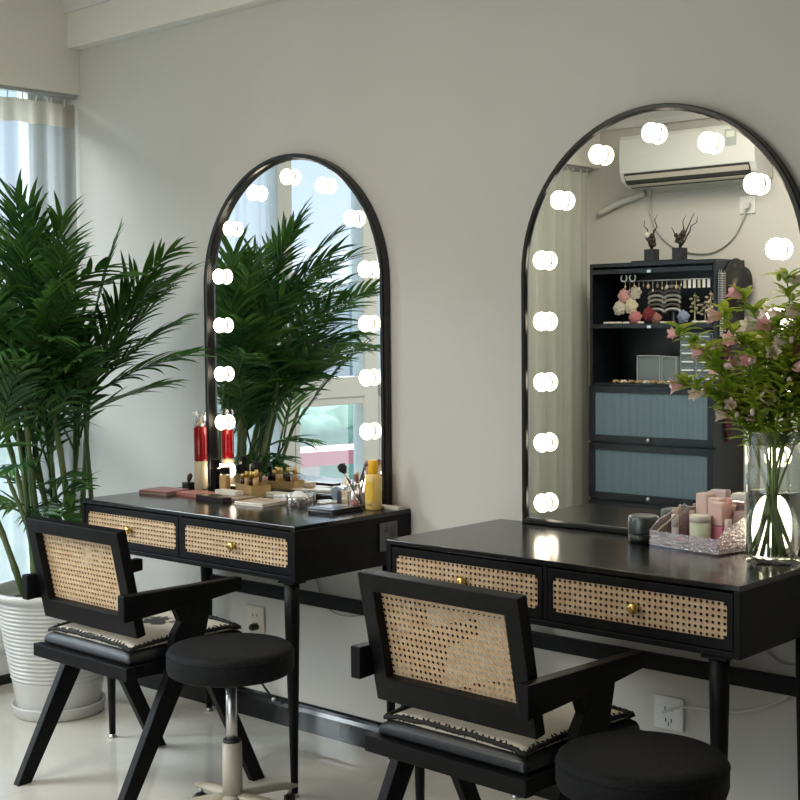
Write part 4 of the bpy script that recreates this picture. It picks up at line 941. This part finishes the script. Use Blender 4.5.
b = B().prism([(-.03, 0), (.03, 0), (.026, -.18), (.036, -.40), (.030, -.62), (.0, -.74), (-.030, -.70), (-.028, -.42), (-.036, -.2)], 0, 0, .014)
tag(b.build('red_scarf', noisy(mat('dark red cloth', (.035, .002, .006), .95), (.06, .003, .01), 20), None, .004), 'dark red scarf hanging down the side of the display cabinet', 'scarf').location = (KX1 + .002, -3.30, 1.44)
# tray with two dark twig pots
tag(B().bb(-.15, .17, -.05, .05, 0, .008).build('black_tray', BK, None, .002), 'flat black tray on top of the display cabinet under two small pots', 'tray').location = (cx_(.52), -3.27, KH)
def twig(label, x, seed, tips, white):
    t = thing('twig_pot', label, 'plant', (x, -3.27, KH + .008)); r3 = random.Random(seed)
    B().bb(-.030, .030, -.028, .028, 0, .060).build('pot', cm((.014, .014, .015), .5), t, .002); TW = cm((.035, .028, .022), .8)
    for tip in tips:
        pts = [Vector((0, 0, .06))]; tp = Vector(tip)
        for j in range(1, 7): q = j / 6; pts.append(Vector((0, 0, .06)).lerp(tp, q) + Vector((r3.uniform(-.012, .012), 0, r3.uniform(-.006, .006))) * (1 if j < 6 else 0))
        B().tube(pts, [.006, .005, .0045, .004, .003, .0022, .0014], 6).build('twig', TW, t)
    b = B()
    for i in range(9): b.ball((r3.uniform(-.024, .024), r3.uniform(-.01, .02), r3.uniform(.075, .135)), r3.uniform(.010, .018), 8, 6)
    b.build('dried_flower', TW, t)
    if white: B().ball((-.018, .015, .135), .017, 10, 8).build('white_flower', cm((.6, .58, .52), .7), t)
twig('black cube pot with dark twigs and a white bud, left on the cabinet top', cx_(.45), 1, [(-.045, 0, .215), (.035, 0, .240), (.025, 0, .16)], True)
twig('black cube pot with spreading dark twigs, right on the cabinet top', cx_(.67), 2, [(-.05, 0, .17), (.035, 0, .225), (.085, 0, .235), (.105, 0, .215), (.02, 0, .18)], False)

# ---------------------------------------------------------------- air conditioner
t = thing('air_conditioner', 'white wall air conditioner above the display cabinet', 'air conditioner', (-.455, -3.498, 2.045)); AW = .400
prof = [(0, 0), (.11, 0), (.17, .025), (.195, .075), (.20, .16), (.195, .25), (.18, .272), (0, .275)]
B().prism([(y, z) for y, z in prof], 0, -AW, AW).build('housing', cm((.66, .66, .62), .35), t, .006, )
B().prism([(.118, .0005), (.171, .0225), (.1955, .071), (.1995, .069), (.1755, .0195), (.119, -.004)], 0, -AW * .92, AW * .92).build('air_outlet', cm((.03, .028, .026), .6), t)
B().prism([(.140, .004), (.160, .0125), (.162, .0085), (.142, .000)], 0, -AW * .91, AW * .91).build('louvre', cm((.50, .46, .38), .4), t, .0005)
B().prism([(.180, .036), (.192, .060), (.196, .058), (.184, .034)], 0, -AW * .91, AW * .91).build('louvre', cm((.50, .46, .38), .4), t, .0005)
B().bb(.235, .300, .1985, .2005, .16, .245).build('energy_label', cm((.40, .42, .40), .5), t)
B().bb(.245, .290, .2006, .2010, .205, .235).build('energy_label_patch', cm((.70, .70, .60), .5), t)
t = thing('wall_socket', 'white wall socket to the right under the air conditioner', 'socket', (-.195, -3.5, 1.92)); B().bb(-.045, .045, 0, .010, -.045, .045).build('socket_plate', cm((.74, .74, .70), .4), t, .003); p = B().lathe([(.018, 0), (.016, .03)], n=16).build('plug', cm((.62, .62, .57), .4), t)
p.rotation_euler = (-PI / 2, 0, 0); p.location = (.006, .0101, -.005)
cord('appliance_cable', 'pale cable sagging from the air conditioner to its wall socket', [(-.77, -3.49, 2.04), (-.775, -3.49, 1.92), (-.72, -3.49, 1.80), (-.62, -3.49, 1.72), (-.50, -3.49, 1.685), (-.38, -3.49, 1.69), (-.27, -3.49, 1.76), (-.20, -3.485, 1.885)], .0045, cm((.50, .50, .46), .5))
cord('conduit', 'pale straight conduit along the wall just below the air conditioner', [(-.76, -3.49, 2.02), (-.45, -3.49, 2.018), (-.16, -3.49, 2.015), (-.155, -3.49, 1.97)], .005, cm((.56, .56, .52), .5))
cord('drain_pipe', 'white pipe leading from the air conditioner towards the grey curtain', [(-1.10, -3.475, 1.93), (-.95, -3.475, 1.985), (-.80, -3.475, 2.02)], .017, cm((.64, .64, .60), .5), 'pipe')

# added ceiling lamp body above the warm fill light, outside the frame
t = thing('added_ceiling_lamp', 'added out-of-view square ceiling lamp for warm fill light', 'lamp', (0.2, -2.35, ZC)); B().bb(-.47, .47, -.47, .47, -.03, 0).build('added_lamp_body', 'white', t, .004)
# ---------------------------------------------------------------- outside
struct('ground', B().bb(-400, -12, -400, 300, -24, -22), noisy(mat('distant ground', (.30, .38, .30), .9), (.40, .44, .38), .05))
def mound(label, c, s, seed):
    b = B(); b.ball((0, 0, 0), 1, 40, 20, s); out = []
    for v in b.v:
        n = noise.noise(Vector(v) * .35 + Vector((seed, 0, 0))) * 1.8 + noise.noise(Vector(v) * 1.1) * .7; L = Vector(v); out.append(tuple(L + L.normalized() * n))
    b.v = out; tag(b.build('tree_canopy', noisy(mat('distant trees', (.13, .28, .17), .9), (.24, .40, .27), .6)), label, 'trees').location = c
mound('rounded green treetops outside the window behind the red viaduct', (-95, -88, -15), (13, 22, 11), 1)
mound('lower green treetops outside the window left of the larger ones', (-100, -40, -18), (8, 14, 6.6), 4)
mound('far green treetops outside the window near the pale towers', (-120, -150, -14), (16, 30, 12), 7)
t = thing('red_viaduct', 'long red elevated walkway seen through the window', 'bridge', (-66, -62, 0), math.radians(14))
B().bb(-2.0, 2.0, -26, 1.5, -8.2, -7.2).build('deck', cm((.62, .16, .18), .6), t)
for y in (-24, -12, -1): B().bb(-.6, .6, y - .6, y + .6, -22, -8.2).build('pier', cm((.5, .5, .5), .8), t)
t = thing('red_viaduct', 'lower pale red walkway below the first one outside', 'bridge', (-50, -47, 0), math.radians(20))
B().bb(-2.2, 2.2, -20, 2, -8.3, -7.5).build('deck', cm((.60, .28, .28), .6), t)
for y in (-17, -2): B().bb(-.6, .6, y - .6, y + .6, -22, -8.3).build('pier', cm((.5, .5, .5), .8), t)
for i, (x, y, w_, h, lab) in enumerate(((-150, -150, 18, 16, 'widest pale tower block seen far outside the window'), (-170, -120, 14, 30, 'tallest pale tower block seen far outside the window'), (-140, -190, 14, 12, 'lowest pale tower block seen far outside the window'))):
    t = thing('tower_block', lab, 'building', (x, y, -22)); H = 22 + h * .5
    B().bb(-w_ / 2, w_ / 2, -w_ / 2, w_ / 2, 0, H).build('facade', cm((.34, .38, .42), .8), t)
    for k in range(int(H / 4)): B().bb(w_ / 2, w_ / 2 + .1, -w_ * .42, w_ * .42, 2 + 4 * k, 3.6 + 4 * k).build('window_band', cm((.36, .44, .52), .3), t)
